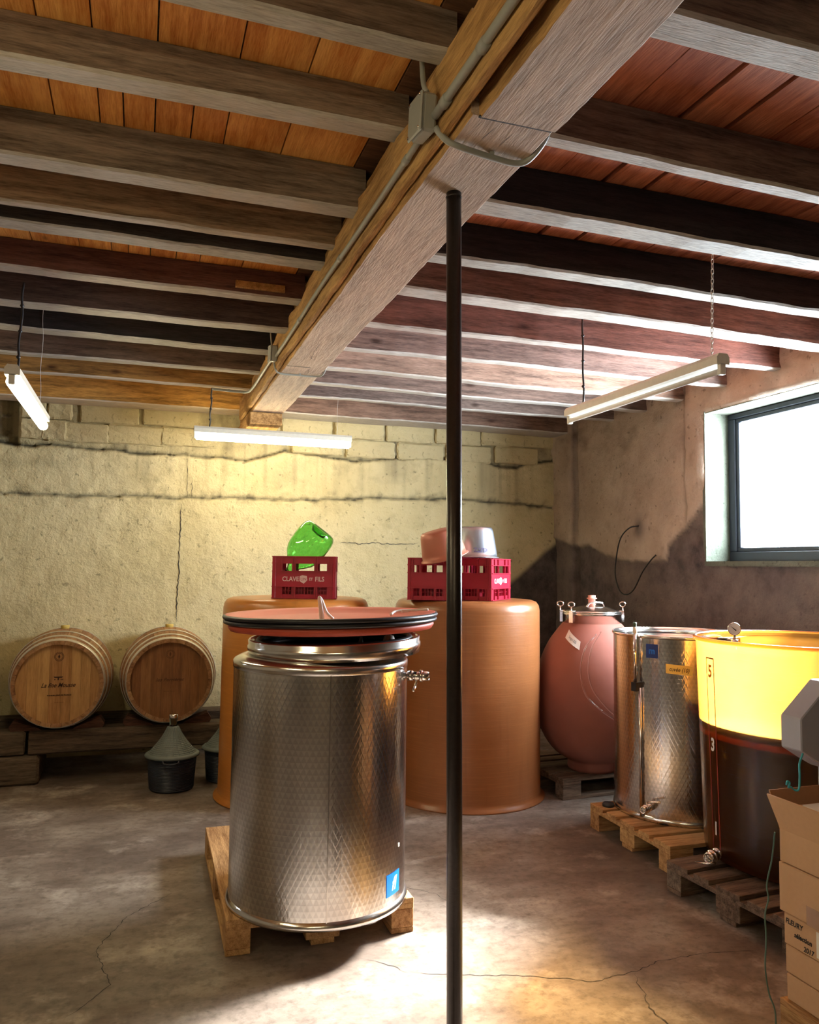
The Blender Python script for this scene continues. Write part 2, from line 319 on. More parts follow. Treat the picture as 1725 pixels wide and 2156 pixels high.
def text(name, s, size, mat, parent, fn, shear=0., sx=1., depth=0., bold=0.):
    cu = bpy.data.curves.new('t', 'FONT'); cu.body = s; cu.size = size; cu.shear = shear; cu.align_x = 'CENTER'; cu.align_y = 'CENTER'; cu.resolution_u = 3; cu.offset = bold
    ob = bpy.data.objects.new('t', cu); C.objects.link(ob); dg = bpy.context.evaluated_depsgraph_get(); me = bpy.data.meshes.new_from_object(ob.evaluated_get(dg))
    C.objects.unlink(ob); bpy.data.objects.remove(ob)
    for v in me.vertices: v.co = Vector(fn(v.co.x*sx, v.co.y))
    me.materials.clear(); me.materials.append(mat); me.name = name
    o = bpy.data.objects.new(name, me); C.objects.link(o); o.parent = parent; return o

# ------------------------------------------------------------------ walls, floor, window, ceiling
def grid_wall(name, us, zs, fn, mat, hole=None):
    U, Z = np.meshgrid(us, zs); P, attrs = fn(U, Z); ny, nx = U.shape; idx = np.arange(nx*ny).reshape(ny, nx)
    q = np.stack([idx[:-1, :-1], idx[:-1, 1:], idx[1:, 1:], idx[1:, :-1]], -1).reshape(-1, 4)
    if hole is not None:
        cu = (U[:-1, :-1]+U[1:, 1:])/2; cz = (Z[:-1, :-1]+Z[1:, 1:])/2; keep = np.ones(cu.shape, bool)
        for (a, b, c, d) in hole: keep &= ~((cu > a) & (cu < b) & (cz > c) & (cz < d))
        q = q[keep.reshape(-1)]
    me = bpy.data.meshes.new(name); me.from_pydata(P.reshape(-1, 3).tolist(), [], q.tolist()); me.materials.append(mat)
    for k, a in attrs.items():
        at = me.attributes.new(k, 'FLOAT', 'POINT'); at.data.foreach_set('value', a.reshape(-1).astype(np.float32))
    me.polygons.foreach_set('use_smooth', [True]*len(me.polygons)); me.update()
    o = bpy.data.objects.new(name, me); C.objects.link(o); return struct(o)
def ptline(pts, x): return np.interp(x, [p[0] for p in pts], [p[1] for p in pts])
UP = [(-2.6, 2.56), (-.54, 2.55), (.11, 2.53), (.5, 2.53), (.88, 2.51), (1.05, 2.56), (1.22, 2.615), (1.5, 2.6), (1.85, 2.56), (2.3, 2.61), (2.6, 2.626), (3.15, 2.65), (3.3, 2.6), (3.51, 2.58), (3.7, 2.64), (4.1, 2.7)]
LO = [(-2.6, 2.13), (-.52, 2.13), (.4, 2.15), (1.3, 2.165), (2.4, 2.22), (3.1, 2.23), (3.9, 2.19), (4.1, 2.18)]
def back_fn(X, Z):
    n = fbm(X*3, Z*3, 1, 5); nf = fbm(X*14, Z*14, 9, 3)
    up = ptline(UP, X)+.022*fbm(X*9, X*0, 4, 4); lo = ptline(LO, X)+.02*fbm(X*8, X*0+3, 8, 4)
    d = .012*n+.006*nf
    band = (Z > lo) & (Z < up); top = Z >= up
    d = d+np.where(band, .018, 0)+np.where(Z <= lo, .03, 0)+np.where(top, -.012, 0)
    gl = np.exp(-((Z-lo-.008)/.012)**2); gu = np.exp(-((Z-up)/.014)**2)*(.55+.6*vnoise(X*3, X*0, 21))
    gc = 0*X
    gh = 0*X
    pocket = (X < -.98) & (Z > 2.55)
    d = d-.03*gl-.035*gu-.02*gc-.012*gh-np.where(pocket, .05, 0)
    crum = np.clip(fbm(X*16, Z*16, 44, 3)*2.2, 0, 1)*smooth(.09, .0, np.abs(Z-lo-.02))
    dirt = np.clip(gl*.75+gu*.95+gc*1.1+gh*.9+.5*crum, 0, 1)
    dirt = np.clip(dirt+np.where(top, .2+.5*np.clip(nf, 0, 1), 0)+np.where(pocket, .45, 0), 0, 1)
    run = np.clip(fbm(X*22, Z*.7, 91, 3)-.05, 0, 1)*smooth(2.0, 2.45, Z); dirt = np.clip(dirt+.5*run+.55*np.clip(fbm(X*2.2, Z*5, 93, 5)-.12, 0, 1)*smooth(2.05, 2.3, Z), 0, 1)
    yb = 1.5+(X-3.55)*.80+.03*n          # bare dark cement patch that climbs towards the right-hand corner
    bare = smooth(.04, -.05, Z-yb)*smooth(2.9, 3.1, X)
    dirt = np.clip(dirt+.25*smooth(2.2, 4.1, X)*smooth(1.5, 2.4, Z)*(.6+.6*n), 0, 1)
    return np.stack([X, YW-d, Z], -1), {'bare': bare, 'dirt': dirt}
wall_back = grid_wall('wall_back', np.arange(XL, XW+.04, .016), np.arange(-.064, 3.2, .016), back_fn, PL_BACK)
BARE = [(2.0, 2.25), (4.9, 2.25), (4.96, 2.08), (5.07, 1.98), (5.28, 1.86), (5.385, 1.78), (5.42, 1.655), (5.9, 1.65), (6.31, 1.69), (6.6, 1.80), (6.76, 1.78), (7.1, 1.86), (7.3, 1.9)]
def right_fn(Y, Z):
    n = fbm(Y*3, Z*3, 51, 5); nf = fbm(Y*14, Z*14, 59, 3)
    d = .022*n+.008*nf+.012*np.clip(fbm(Y*6, Z*6, 71, 3), 0, 1)
    ln = ptline(BARE, Y)+.03*fbm(Y*6, Z*4, 63, 4); bare = smooth(.03, -.02, Z-ln)
    blob = np.exp(-(((Y-5.79)/.07)**2+((Z-1.93)/.09)**2)); bare = np.maximum(bare, np.clip(blob*1.3, 0, 1)*.8)
    d = d+np.where(Z > ln, .02, 0)
    pil = (Y > 6.80); d = d+np.where(pil, .05, 0)
    g1 = np.exp(-((Y-6.81-.01*fbm(Z*6, Z*0, 5, 3))/.02)**2); strip = (Y > 5.0) & (Y < 5.17) & (Z > 1.9); d = d+np.where(strip, .015, 0)
    g2 = np.exp(-((Y-5.18-.01*fbm(Z*7, Z*0, 15, 3))/.015)**2)*smooth(1.9, 2.0, Z)
    d = d-.03*g1-.02*g2
    dirt = np.clip(.55*g1+.5*g2+.5*np.clip(fbm(Y*4, Z*7, 77, 4)-.12, 0, 1)*smooth(2.3, 2.8, Z)*2, 0, 1)
    d = d+.04*np.clip(fbm(Y*3, Z*5, 85, 4), 0, 1)*smooth(2.5, 2.75, Z)
    ed = smooth(.0, .02, np.maximum(np.maximum(WIN[0]-Y, Y-WIN[1]), np.maximum(WIN[2]-Z, Z-WIN[3])))*1.0
    d = d*ed
    return np.stack([XW-d, Y, Z], -1), {'bare': bare*(.75+.25*np.clip(n+.5, 0, 1)), 'dirt': dirt}
ys = np.unique(np.concatenate([np.arange(YF, YW+.02, .022), [WIN[0], WIN[1]]])); zs = np.unique(np.concatenate([np.arange(-.066, 3.2, .022), [WIN[2], WIN[3]]]))
wall_right = grid_wall('wall_right', ys, zs, right_fn, PL_RIGHT, [WIN])
def plain_wall(name, a, b):
    m = MB(); m.add([(a[0], a[1], -.1), (b[0], b[1], -.1), (b[0], b[1], 3.2), (a[0], a[1], 3.2)], [(0, 1, 2, 3)]); return struct(m.build(name, PL_OTHER))
plain_wall('wall_left', (XL, YF), (XL, YW)); plain_wall('wall_front', (XW, YF), (XL, YF))
# outside thickness of the right wall around window and door
m = MB(); xo = XW+.32
e = .036
for (a, b, c, d) in ((YF-.1, WIN[0]-e, -.1, 3.3), (WIN[0]-e, WIN[1]+e, -.1, WIN[2]-e), (WIN[0]-e, WIN[1]+e, WIN[3]+e, 3.3), (WIN[1]+e, YW+.3, -.1, 3.3)): m.bar(XW+.03, xo, a, b, c, d)
struct(m.build('trim_1', PL_OTHER))
def floor_fn(X, Y): return np.stack([X, Y, .0*X+np.minimum(0, .002*fbm(X*2, Y*2, 3, 4))], -1), {}
floor = grid_wall('floor', np.arange(XL, XW+.4, .12), np.arange(YF, YW+.1, .12), floor_fn, FLOOR)
def ribbon(pts, w, z=.0009, seed=0):
    P = []; rn = random.Random(seed); pts = [Vector((x, y, 0)) for x, y in pts]; out = [pts[0]]
    for a, b in zip(pts, pts[1:]):
        k = max(2, int((b-a).length/.02)); nrm = Vector((-(b-a).y, (b-a).x, 0)).normalized()
        for i in range(1, k+1): out.append(a.lerp(b, i/k)+nrm*rn.uniform(-.006, .006))
    V = []; F = []
    for i, p in enumerate(out):
        t = (out[min(i+1, len(out)-1)]-out[max(i-1, 0)]).normalized(); nr = Vector((-t.y, t.x, 0)); ww = w*rn.uniform(.4, 1.2)*min(1, (i+1)/6, (len(out)-i)/6); V += [(p+nr*ww)+Vector((0, 0, z)), (p-nr*ww)+Vector((0, 0, z))]
        if i: F.append((2*i-2, 2*i-1, 2*i+1, 2*i))
    return V, F
mc = MB()
for i, (pts, w) in enumerate([([(1.05, 3.05), (1.25, 2.97), (1.461, 2.898), (1.626, 2.821), (1.70, 2.775), (1.8, 2.79), (1.91, 2.797), (2.05, 2.84), (2.258, 2.839), (2.51, 2.796)], .0022), ([(1.90, 2.79), (1.86, 2.72), (1.84, 2.64), (1.80, 2.56), (1.80, 2.47), (1.82, 2.3)], .002), ([(1.05, 3.05), (.98, 3.15), (.9, 3.22)], .002), ([(.2, 4.1), (.0, 3.9), (-.12, 3.6), (-.05, 3.3), (-.2, 3.1)], .0018), ([(1.25, 3.9), (1.42, 3.72), (1.45, 3.5), (1.38, 3.3)], .0015)]):
    V, F = ribbon(pts, w, seed=i); mc.add(V, F)
cr = mc.build('crack', INK, floor)
def wall_crack(fn, pts, w, seed, ax):
    V, F = ribbon(pts, w, 0, seed); P, _ = fn(np.array([v[0] for v in V]), np.array([v[1] for v in V]))
    m = MB(); m.add([(p[0]-(.004 if ax == 'x' else 0), p[1]-(.004 if ax == 'y' else 0), p[2]) for p in P], F); return m
for i, (pts, w) in enumerate([([(.322, 2.10), (.326, 1.9), (.318, 1.7), (.324, 1.5), (.314, 1.3), (.316, 1.08)], .0035), ([(1.72, 1.79), (1.83, 1.795), (1.95, 1.785), (2.06, 1.80), (2.2, 1.79), (2.5, 1.80)], .003), ([(.375, 2.12), (.372, 2.3), (.37, 2.5)], .002), ([(.41, 2.12), (.412, 2.34)], .002)]):
    wall_crack(back_fn, pts, w, i, 'y').build('crack', INK, wall_back)
# window: reveal, frame, pane, sill
win = bpy.data.objects.new('window_1', None); C.objects.link(win); win.location = (XW, WIN[0], WIN[2]); struct(win)
wy, wz = WIN[1]-WIN[0], WIN[3]-WIN[2]; m = MB()
m.bar(-.012, .34, wy, wy+.03, -.02, wz+.02); m.bar(-.012, .34, -.03, 0, -.02, wz+.02); m.bar(-.005, .34, 0, wy, wz, wz+.03); m.build('reveal', REVEAL, win)
m = MB(); m.bar(-.02, .34, -.02, wy+.01, -.035, .002); m.build('sill', REVEAL, win)
m = MB(); t = .075
for (a, b, c, d) in ((0, wy, 0, t), (0, wy, wz-t*.55, wz), (0, t, t, wz-t*.55), (wy-t, wy, t, wz-t*.55)): m.bar(.20, .25, a, b, c, d)
m.build('window_frame', DKBLUE, win, .006)
m = MB(); a0, a1, c0, c1 = t, wy-t, t, wz-t*.55; q = .03
for (a, b, c, d) in ((a0, a1, c0, c0+q), (a0, a1, c1-q, c1), (a0, a0+q, c0+q, c1-q), (a1-q, a1, c0+q, c1-q)): m.bar(.212, .245, a, b, c, d)
m.build('sash', DKBLUE, win, .004)
m = MB(); m.bar(.228, .234, a0+q, a1-q, c0+q, c1-q); m.build('pane', PANE, win)
# concrete blocks of the upper back wall
def block_mesh(w, h, d, seed, n=10):
    bm = bmesh.new(); bmesh.ops.create_cube(bm, size=1); bmesh.ops.scale(bm, vec=(w, d, h), verts=bm.verts)
    bmesh.ops.bevel(bm, geom=bm.edges[:], offset=.012, segments=1, affect='EDGES')
    bmesh.ops.subdivide_edges(bm, edges=[e for e in bm.edges if e.calc_length() > .1], cuts=3, use_grid_fill=True)
    rn = random.Random(seed)
    for v in bm.verts: v.co += Vector((rn.uniform(-1, 1)*.006, rn.uniform(-1, 1)*.005, rn.uniform(-1, 1)*.006))
    me = bpy.data.meshes.new('block'); bm.to_mesh(me); bm.free(); me.materials.append(PL_BACK)
    for nm, val in (('bare', 0.), ('dirt', .14)):
        at = me.attributes.new(nm, 'FLOAT', 'POINT'); at.data.foreach_set('value', [val]*len(me.vertices))
    return me
bms = [block_mesh(.475, .165, .06, s) for s in range(5)]; bsm = [block_mesh(.19, .165, .06, s+9) for s in range(2)]; k = 0
def put_block(me, x, z, sy=0.):
    o = bpy.data.objects.new('block', me); C.objects.link(o); o.parent = wall_back; o.location = (x, YW+.012+sy, z); o.rotation_euler = (0, 0, 0)
for row, (z0, xs) in enumerate(((2.85, [-.28, .225, .75, 1.42, 1.92, 2.42, 2.92, 3.40, 3.83]), (2.68, [-.52, -.06, .38, .98, 1.52, 2.03, 2.53, 3.03, 3.55]))):
    for i, x in enumerate(xs):
        w = .475
        if (x > .7 and x < 1.2): continue
        put_block(bms[(i*3+row) % 5], x, z0+.01*math.sin(x*2)+.02*max(0, x-1)*.3, random.uniform(-.008, .008))
for (x, z) in ((-.87, 2.85), (-.67, 2.85), (-.87, 2.68), (-.71, 2.68)): put_block(bsm[k % 2], x, z, -.03); k += 1

# ceiling: planks
ceil_l, ceil_r = 3.15, 3.10
m = MB(); m.bar(XL-.1, XW+.3, YF-.1, YW+.3, 3.19, 3.24); ceiling = struct(m.build('ceiling', OLDT))
def plank(x0, x1, y0, y1, z, mat, tint):
    m = MB(); m.bar(0, x1-x0-.005, 0, y1-y0, 0, .022); o = m.build('plank', mat, ceiling, loc=(x0+.0025, y0, z+random.uniform(0, .004))); return o
xl = [-4.0, -3.75, -3.5, -3.28, -3.02, -2.8, -2.55, -2.3, -2.08, -1.85, -1.6, -1.38, -1.14, -.96, -.74, -.55, -.335, -.185, .0, .245, .46, .75, .93]
for a, b in zip(xl, xl[1:]):
    if a == -.185: plank(a, b, YF, 2.7, ceil_l, PLANK_L, 1); plank(a, -.105, 2.7, YW, ceil_l, PLANK_L, 1); plank(-.105, b, 2.7, YW, ceil_l, PLANK_L, 1)
    elif a == .0: plank(a, b, YF, 2.7, ceil_l, PLANK_L, 1); plank(a, .126, 2.7, YW, ceil_l, PLANK_L, 1); plank(.126, b, 2.7, YW, ceil_l, PLANK_L, 1)
    elif a == .75: plank(a, b, YF, YW, ceil_l-.004, JOIST, 1).color = (*sr(110, 78, 56), 1)
    else: plank(a, b, YF, YW, ceil_l, PLANK_L, 1)
xr = [.93, 1.1, 1.29, 1.475, 1.67, 1.86, 2.06, 2.24, 2.43, 2.62, 2.82, 3.0, 3.2, 3.38, 3.58, 3.78, 4.05]
for i, (a, b) in enumerate(zip(xr, xr[1:])):
    if i in (4, 5): a += .018                      # open joints beside these two boards
    plank(a, b, YF, YW, ceil_r, PLANK_R, 1)
# joists: (near edge y, far edge y, underside z, far-end shift, colour, words)
LJ = [(1.07, 1.15, 3.03, 0, (104, 84, 66), ''), (1.985, 2.065, 3.03, .02, (92, 76, 62), 'grey-brown'), (2.43, 2.525, 3.02, .0, (112, 92, 70), 'grey-brown'), (2.965, 3.065, 2.985, 0, (100, 84, 66), 'olive-grey'), (3.40, 3.455, 2.99, -.03, (116, 90, 58), 'tan-brown'), (3.56, 3.665, 2.98, 0, (46, 38, 36), 'blackened'),
      (4.20, 4.30, 3.01, 0, (84, 46, 34), 'red-brown'), (4.58, 4.69, 2.945, -.04, (62, 46, 44), 'dark plum-brown'), (5.23, 5.35, 2.985, -.04, (28, 26, 28), 'almost black'), (5.69, 5.78, 2.95, 0, (78, 58, 42), 'dark brown'), (6.13, 6.20, 2.92, 0, (142, 108, 60), 'yellow-brown'), (6.92, 7.17, 2.90, 0, (168, 128, 66), 'pale yellow')]
RJ = [(.95, 1.05, 2.94, 0, (110, 92, 76), ''), (1.55, 1.665, 2.94, .02, (124, 104, 88), 'weathered grey'), (2.165, 2.235, 2.94, .03, (106, 78, 60), 'brown'), (2.645, 2.77, 2.94, 0, (34, 30, 34), 'blackened'), (3.17, 3.275, 2.94, .02, (38, 32, 32), 'black-brown'), (3.60, 3.735, 2.94, .09, (110, 72, 54), 'red-brown'),
      (4.17, 4.25, 2.92, .0, (112, 66, 52), 'reddish'), (4.70, 4.77, 2.92, .0, (118, 94, 84), 'mauve-grey'), (5.20, 5.29, 2.91, .0, (136, 104, 82), 'orange-brown pine'), (5.68, 5.77, 2.91, 0, (108, 82, 68), 'brown'), (6.15, 6.22, 2.91, 0, (104, 82, 70), 'dull brown'), (6.88, 7.17, 2.91, 0, (116, 84, 62), 'wide brown')]
def joist(x0, x1, ya, yb, z0, z1, dy, col, seed):
    n = 44; rn = random.Random(seed); V = []; F = []; mi = []; ph = rn.uniform(0, 6)
    for i in range(n+1):
        t = i/n; x = x0+(x1-x0)*t; w = .003*math.sin(ph+t*31)+.0025*math.sin(t*67+ph)+rn.uniform(-.0015, .0015); s = dy*t
        c = .008+rn.uniform(0, .003); zz = z0+.004*math.sin(ph*2+t*9)+w*.6
        V += [(x, ya+s, z1), (x, ya+s+w*.4, zz+c), (x, ya+s+c+w*.4, zz), (x, yb+s-c+w, zz), (x, yb+s+w, zz+c), (x, yb+s, z1)]
    for i in range(n):
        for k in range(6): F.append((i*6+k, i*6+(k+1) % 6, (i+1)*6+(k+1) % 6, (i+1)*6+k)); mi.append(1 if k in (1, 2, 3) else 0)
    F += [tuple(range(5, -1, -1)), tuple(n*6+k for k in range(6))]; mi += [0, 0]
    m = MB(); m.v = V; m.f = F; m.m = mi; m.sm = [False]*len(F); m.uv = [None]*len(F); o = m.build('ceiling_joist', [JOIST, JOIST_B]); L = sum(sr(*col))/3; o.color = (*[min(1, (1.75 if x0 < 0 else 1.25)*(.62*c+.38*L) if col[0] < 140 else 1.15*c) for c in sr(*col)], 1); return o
ORD = ['', 'nearest the camera', 'second nearest the camera', 'third nearest the camera', 'fourth from the camera', 'fifth from the camera', 'sixth from the camera', 'fifth from the back wall', 'fourth from the back wall', 'third from the back wall', 'second from the back wall', 'lying against the back wall']
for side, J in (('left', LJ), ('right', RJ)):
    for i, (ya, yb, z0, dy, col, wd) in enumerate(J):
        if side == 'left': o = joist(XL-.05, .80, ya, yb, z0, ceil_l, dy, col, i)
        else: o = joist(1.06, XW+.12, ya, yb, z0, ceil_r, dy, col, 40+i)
        if i == 0: tag(o, 'old wooden ceiling joist overhead, %s of the main beam, outside the picture' % side, 'joist')
        else: tag(o, '%s wooden ceiling joist %s of the main beam, %s' % (wd, side, ORD[i]), 'joist')
# main beam
beam = thing('main_beam', 'massive worn timber beam running overhead to the back wall, carried by the steel pole', 'beam', (.935, 2.35, 2.8))
def edge_box(x0, x1, y0, y1, fz0, fz1, n=90, jx=.002):
    V = []; F = []; m = MB()
    for i in range(n+1):
        y = y0+(y1-y0)*i/n; a = random.uniform(-jx, jx); b = random.uniform(-jx, jx); z0 = fz0(y); z1 = fz1(y)
        V += [(x0+a, y, z1), (x0+a, y, z0+.006), (x0+.006+a, y, z0), (x1-.008+b, y, z0), (x1+b, y, z0+.008), (x1, y, z1)]
    for i in range(n):
        for k in range(6): F.append((i*6+k, (i+1)*6+k, (i+1)*6+(k+1) % 6, i*6+(k+1) % 6)); m.m.append(1 if k in (0, 1) else 0)
    F += [tuple(range(6)), tuple(n*6+k for k in range(5, -1, -1))]; m.m += [0, 0]; m.v = V; m.f = F; m.sm = [False]*len(F); m.uv = [None]*len(F); return m
rel = lambda o: (lambda m: [setattr(m, 'v', [(x-o[0], y-o[1], z-o[2]) for x, y, z in m.v]), m][1])
RB = rel((.935, 2.35, 2.8))
RB(edge_box(.806, 1.062, 1.915, 7.12, lambda y: 2.80+.003*math.sin(y*5), lambda y: 3.1)).build('beam_timber', [BEAM_B, BEAM_S], beam)
RB(edge_box(.83, 1.068, YF, 1.912, lambda y: 2.792+.003*math.sin(y*7), lambda y: 3.1)).build('spliced_timber', [BEAM_B, BEAM_S], beam)
RB(edge_box(.772, .804, YF, 6.9, lambda y: 2.815+.004*math.sin(y*3)+.003*math.sin(y*11), lambda y: 3.02-.025*max(0, min(1, (y-3)/3))+.012*math.sin(y*4.3)+.008*math.sin(y*13), jx=.003)).build('side_board', BEAM_S, beam)
m = MB(); m.bar(.79, 1.05, 6.35, YW+.02, 2.70, 2.797); RB(m).build('corbel', BEAM_S, beam, .006)
for i, (y, l) in enumerate(((4.30, 0), (4.02, 0))):
    pass
m = MB()
for (p, q) in (((.85, 1.93), (.84, 2.02)), ((.90, 1.93), (.885, 2.05)), ((.96, 1.93), (.95, 2.04)), ((1.0, 1.92), (.99, 1.72)), ((.93, 4.80), (.90, 4.25)), ((.97, 5.0), (.95, 4.6))):
    V, F = ribbon([p, q], .0018, 0, 5); m.add([(x, y, 2.7975+z) for x, y, z in V], F)
m.bar(.83, 1.05, 1.908, 1.918, 2.7945, 2.80); m.bar(.815, .96, 4.79, 4.80, 2.7965, 2.80)
RB(m).build('crack', INK, beam)
# steel pole
m = MB(); m.cyl((.024, -.008, 0), (0, 0, 2.797), .0245, 24); pole = tag(m.build('steel_pole', DARKIRON, loc=(.932, 2.352, 0)), 'dark steel pipe prop standing under the main beam in the foreground', 'pole')
for z in (2.79,):
    m = MB(); m.lathe([(.0255, 0), (.027, .003), (.0255, .006)], 20, (0, 0, z-.01)); m.build('pipe_end', DARKIRON, pole)

# ------------------------------------------------------------------ conduit and junction boxes
def conduit(label, pts, r, mat=GREYP, name='cable_conduit', couplings=(), n=8, clips=(), cat='conduit'):
    P = spline(pts, n); m = MB(); m.tube(P, r, 10); o = tag(m.build(name, mat), label, cat)
    for c in couplings: m = MB(); d = Vector(c[1]).normalized()*.018; m.cyl(Vector(c[0])-d, Vector(c[0])+d, r*1.25, 14); m.build('coupling', mat, o)
    for c in clips: m = MB(); m.box(c, (.012, .014, .016)); m.build('clip', mat, o)
    return o
cx = .757
conduit('thick grey conduit along the beam side, in front of the junction box', [(cx, .2, 2.852), (cx, 1.0, 2.855), (cx, 1.6, 2.857), (cx, 2.06, 2.865)], .0125, couplings=[((cx, 1.72, 2.857), (0, 1, 0)), ((cx, 1.98, 2.862), (0, 1, 0))])
conduit('grey conduit along the yellow beam side behind the large junction box', [(cx, 2.16, 2.862), (cx, 2.8, 2.862), (cx, 3.6, 2.875), (cx, 4.3, 2.868), (cx, 4.86, 2.868)], .010, couplings=[((cx, 2.32, 2.862), (0, 1, 0)), ((cx, 3.2, 2.87), (0, 1, 0)), ((cx, 4.1, 2.87), (0, 1, 0))])
conduit('thin grey conduit rising from the large junction box to the ceiling boards', [(.735, 2.07, 2.935), (.73, 2.09, 2.98), (.735, 2.13, 3.14)], .0075)
def jbox(label, loc, s, rot):
    t = thing('junction_box', label, 'electrical box', loc, rot=rot); m = MB(); m.box((0, 0, 0), (.045*s, .11*s, .11*s)); m.build('box_body', GREYP, t, .008*s)
    m = MB(); m.box((-.026*s, 0, 0), (.008*s, .114*s, .114*s)); lid = m.build('lid', GREYP, t, .004*s)
    for a in (-1, 1):
        for b in (-1, 1): m = MB(); m.cyl((-.029*s, a*.046*s, b*.046*s), (-.0325*s, a*.046*s, b*.046*s), .005*s, 8); m.build('screw', CHROME, lid)
    return t
jbox('grey square junction box on the beam side in the foreground', (.742, 2.115, 2.883), 1., (R(8), 0, 0))
jbox('small grey junction box at the far end of the beam, above the lit lamp', (.748, 4.92, 2.895), .9, (R(10), 0, 0))
conduit('grey conduit bent under the main beam beside the steel pole', [(.762, 2.07, 2.835), (.79, 2.06, 2.80), (.83, 2.055, 2.784), (.94, 2.075, 2.782), (1.03, 2.085, 2.784), (1.065, 2.06, 2.80), (1.082, 2.0, 2.84), (1.085, 1.96, 2.93)], .0095, clips=[(.94, 2.075, 2.79)])
conduit('thin conduit bent under the far end of the main beam', [(.76, 4.96, 2.85), (.772, 4.975, 2.812), (.80, 4.98, 2.79), (.9, 4.98, 2.788), (1.03, 4.97, 2.788), (1.07, 4.93, 2.80), (1.08, 4.85, 2.86)], .006, clips=[(.93, 4.98, 2.792)])
conduit('pale conduit from the far junction box curving to the lit lamp cable', [(.755, 4.99, 2.885), (.752, 5.4, 2.885), (.752, 5.85, 2.885), (.735, 6.04, 2.885), (.68, 6.09, 2.89), (.6, 6.105, 2.895), (.475, 6.11, 2.90)], .010, clips=[(.6, 6.115, 2.90)])
conduit('short thin conduit rising from the small junction box', [(.745, 4.93, 2.94), (.742, 4.97, 2.98), (.74, 5.05, 3.14)], .005)

# ------------------------------------------------------------------ fluorescent lamps
def lamp(label, loc, rz, L, lit):
    t = thing('fluorescent_lamp', label, 'lamp', loc, rz); h = L/2
    m = MB(); m.prism([(-.034, .012), (.034, .012), (.034, .045), (.022, .062), (-.022, .062), (-.034, .045)], -h, h, Matrix(((0, 0, 1), (1, 0, 0), (0, 1, 0)))); m.build('housing', LAMPW, t)
    for s in (-1, 1):
        m = MB(); m.box((s*(h-.012), 0, -.008), (.024, .03, .052)); m.build('lamp_holder', LAMPW, t, .003)
    if lit:
        m = MB(); m.cyl((-h+.02, 0, -.018), (h-.02, 0, -.018), .028, 20); m.build('tube', TUBE, t)
    else:
        m = MB(); m.cyl((-h+.024, 0, -.014), (h-.024, 0, -.014), .013, 16); m.build('tube', WHITEP, t)
    return t
lamp('lit white fluorescent lamp hanging in front of the back wall', (1.005, 6.42, 2.60), 0, 1.27, True)
lamp('lit fluorescent lamp at the left edge hanging end-on to the camera', (-.60, 4.78, 2.45), R(90), 1.32, True)
lamp('unlit white fluorescent lamp hanging near the window', (2.45, 3.57, 2.49), R(90), 1.36, False)
lamp('added fill lamp, fluorescent type, left of the camera, outside the picture', (-1.25, 1.55, 2.40), R(90), 1.32, True)  # unseen lamp added to brighten the ceiling near the camera
lamp('added fill lamp, fluorescent type, behind the camera, outside the picture', (-.3, -1.0, 2.40), R(0), 1.32, True)  # second unseen lamp, added as fill for the near joist faces
def hang(label, a, b, r=.006, name='lamp_cable', mat=BLACKP, knots=3, cat='cable'):
    a = Vector(a); b = Vector(b); pts = [a.lerp(b, i/6)+Vector((.004*math.sin(i*2.1), .003*math.cos(i*1.7), 0)) for i in range(7)]; m = MB(); m.tube(spline(pts, 3), r, 8)
    for k in range(knots): p = a.lerp(b, (k+.7)/(knots+.6)); m.lathe([(r, -.008), (r*1.9, 0), (r, .008)], 10, p)
    return tag(m.build(name, mat), label, cat)
hang('black cable holding the lit lamp in front of the back wall', (.487, 6.40, 2.66), (.475, 6.11, 2.905))
hang('black cable above the lit lamp at the left edge', (-.605, 4.31, 2.50), (-.60, 4.36, 2.985))
hang('black cable holding the unlit lamp by the window', (2.455, 4.09, 2.55), (2.45, 4.09, 3.1))
hang('thin wire at the right end of the lit lamp on the back wall', (1.52, 6.42, 2.66), (1.52, 6.42, 3.1), .0012, 'hanging_wire', WEB, 0, 'wire')
hang('thin wire holding the far end of the lit lamp at the left edge', (-.6, 5.2, 2.51), (-.6, 5.2, 3.15), .0012, 'hanging_wire', WEB, 0, 'wire')
def chain(label, a, b, n):
    t = thing('hanging_chain', label, 'chain', a); a = Vector(a); b = Vector(b); L = (b-a).length/n; mesh = None
    m = MB(); m.tube([(.006*math.cos(q)*1., 0, L*.62*math.sin(q)) for q in [2*PI*i/12 for i in range(12)]], .0018, 6, closed=True)
    for i in range(n):
        if mesh is None: o = m.build('chain_link', GALV, t); mesh = o.data
        else: o = bpy.data.objects.new('chain_link', mesh); C.objects.link(o); o.parent = t
        o.location = (b-a)*((i+.5)/n); o.rotation_euler = (0, 0, (i % 2)*PI/2+.3)
chain('metal chain holding the unlit lamp by the window', (2.45, 2.965, 2.55), (2.45, 2.95, 3.1), 24)
# wood patch nailed to the sixth left joist
m = MB(); m.box((.56, 4.19, 3.055), (.26, .02, .035)); tag(m.build('wooden_batten', BEAM_S), 'short pale wooden batten nailed to the red-brown joist left of the main beam', 'batten')

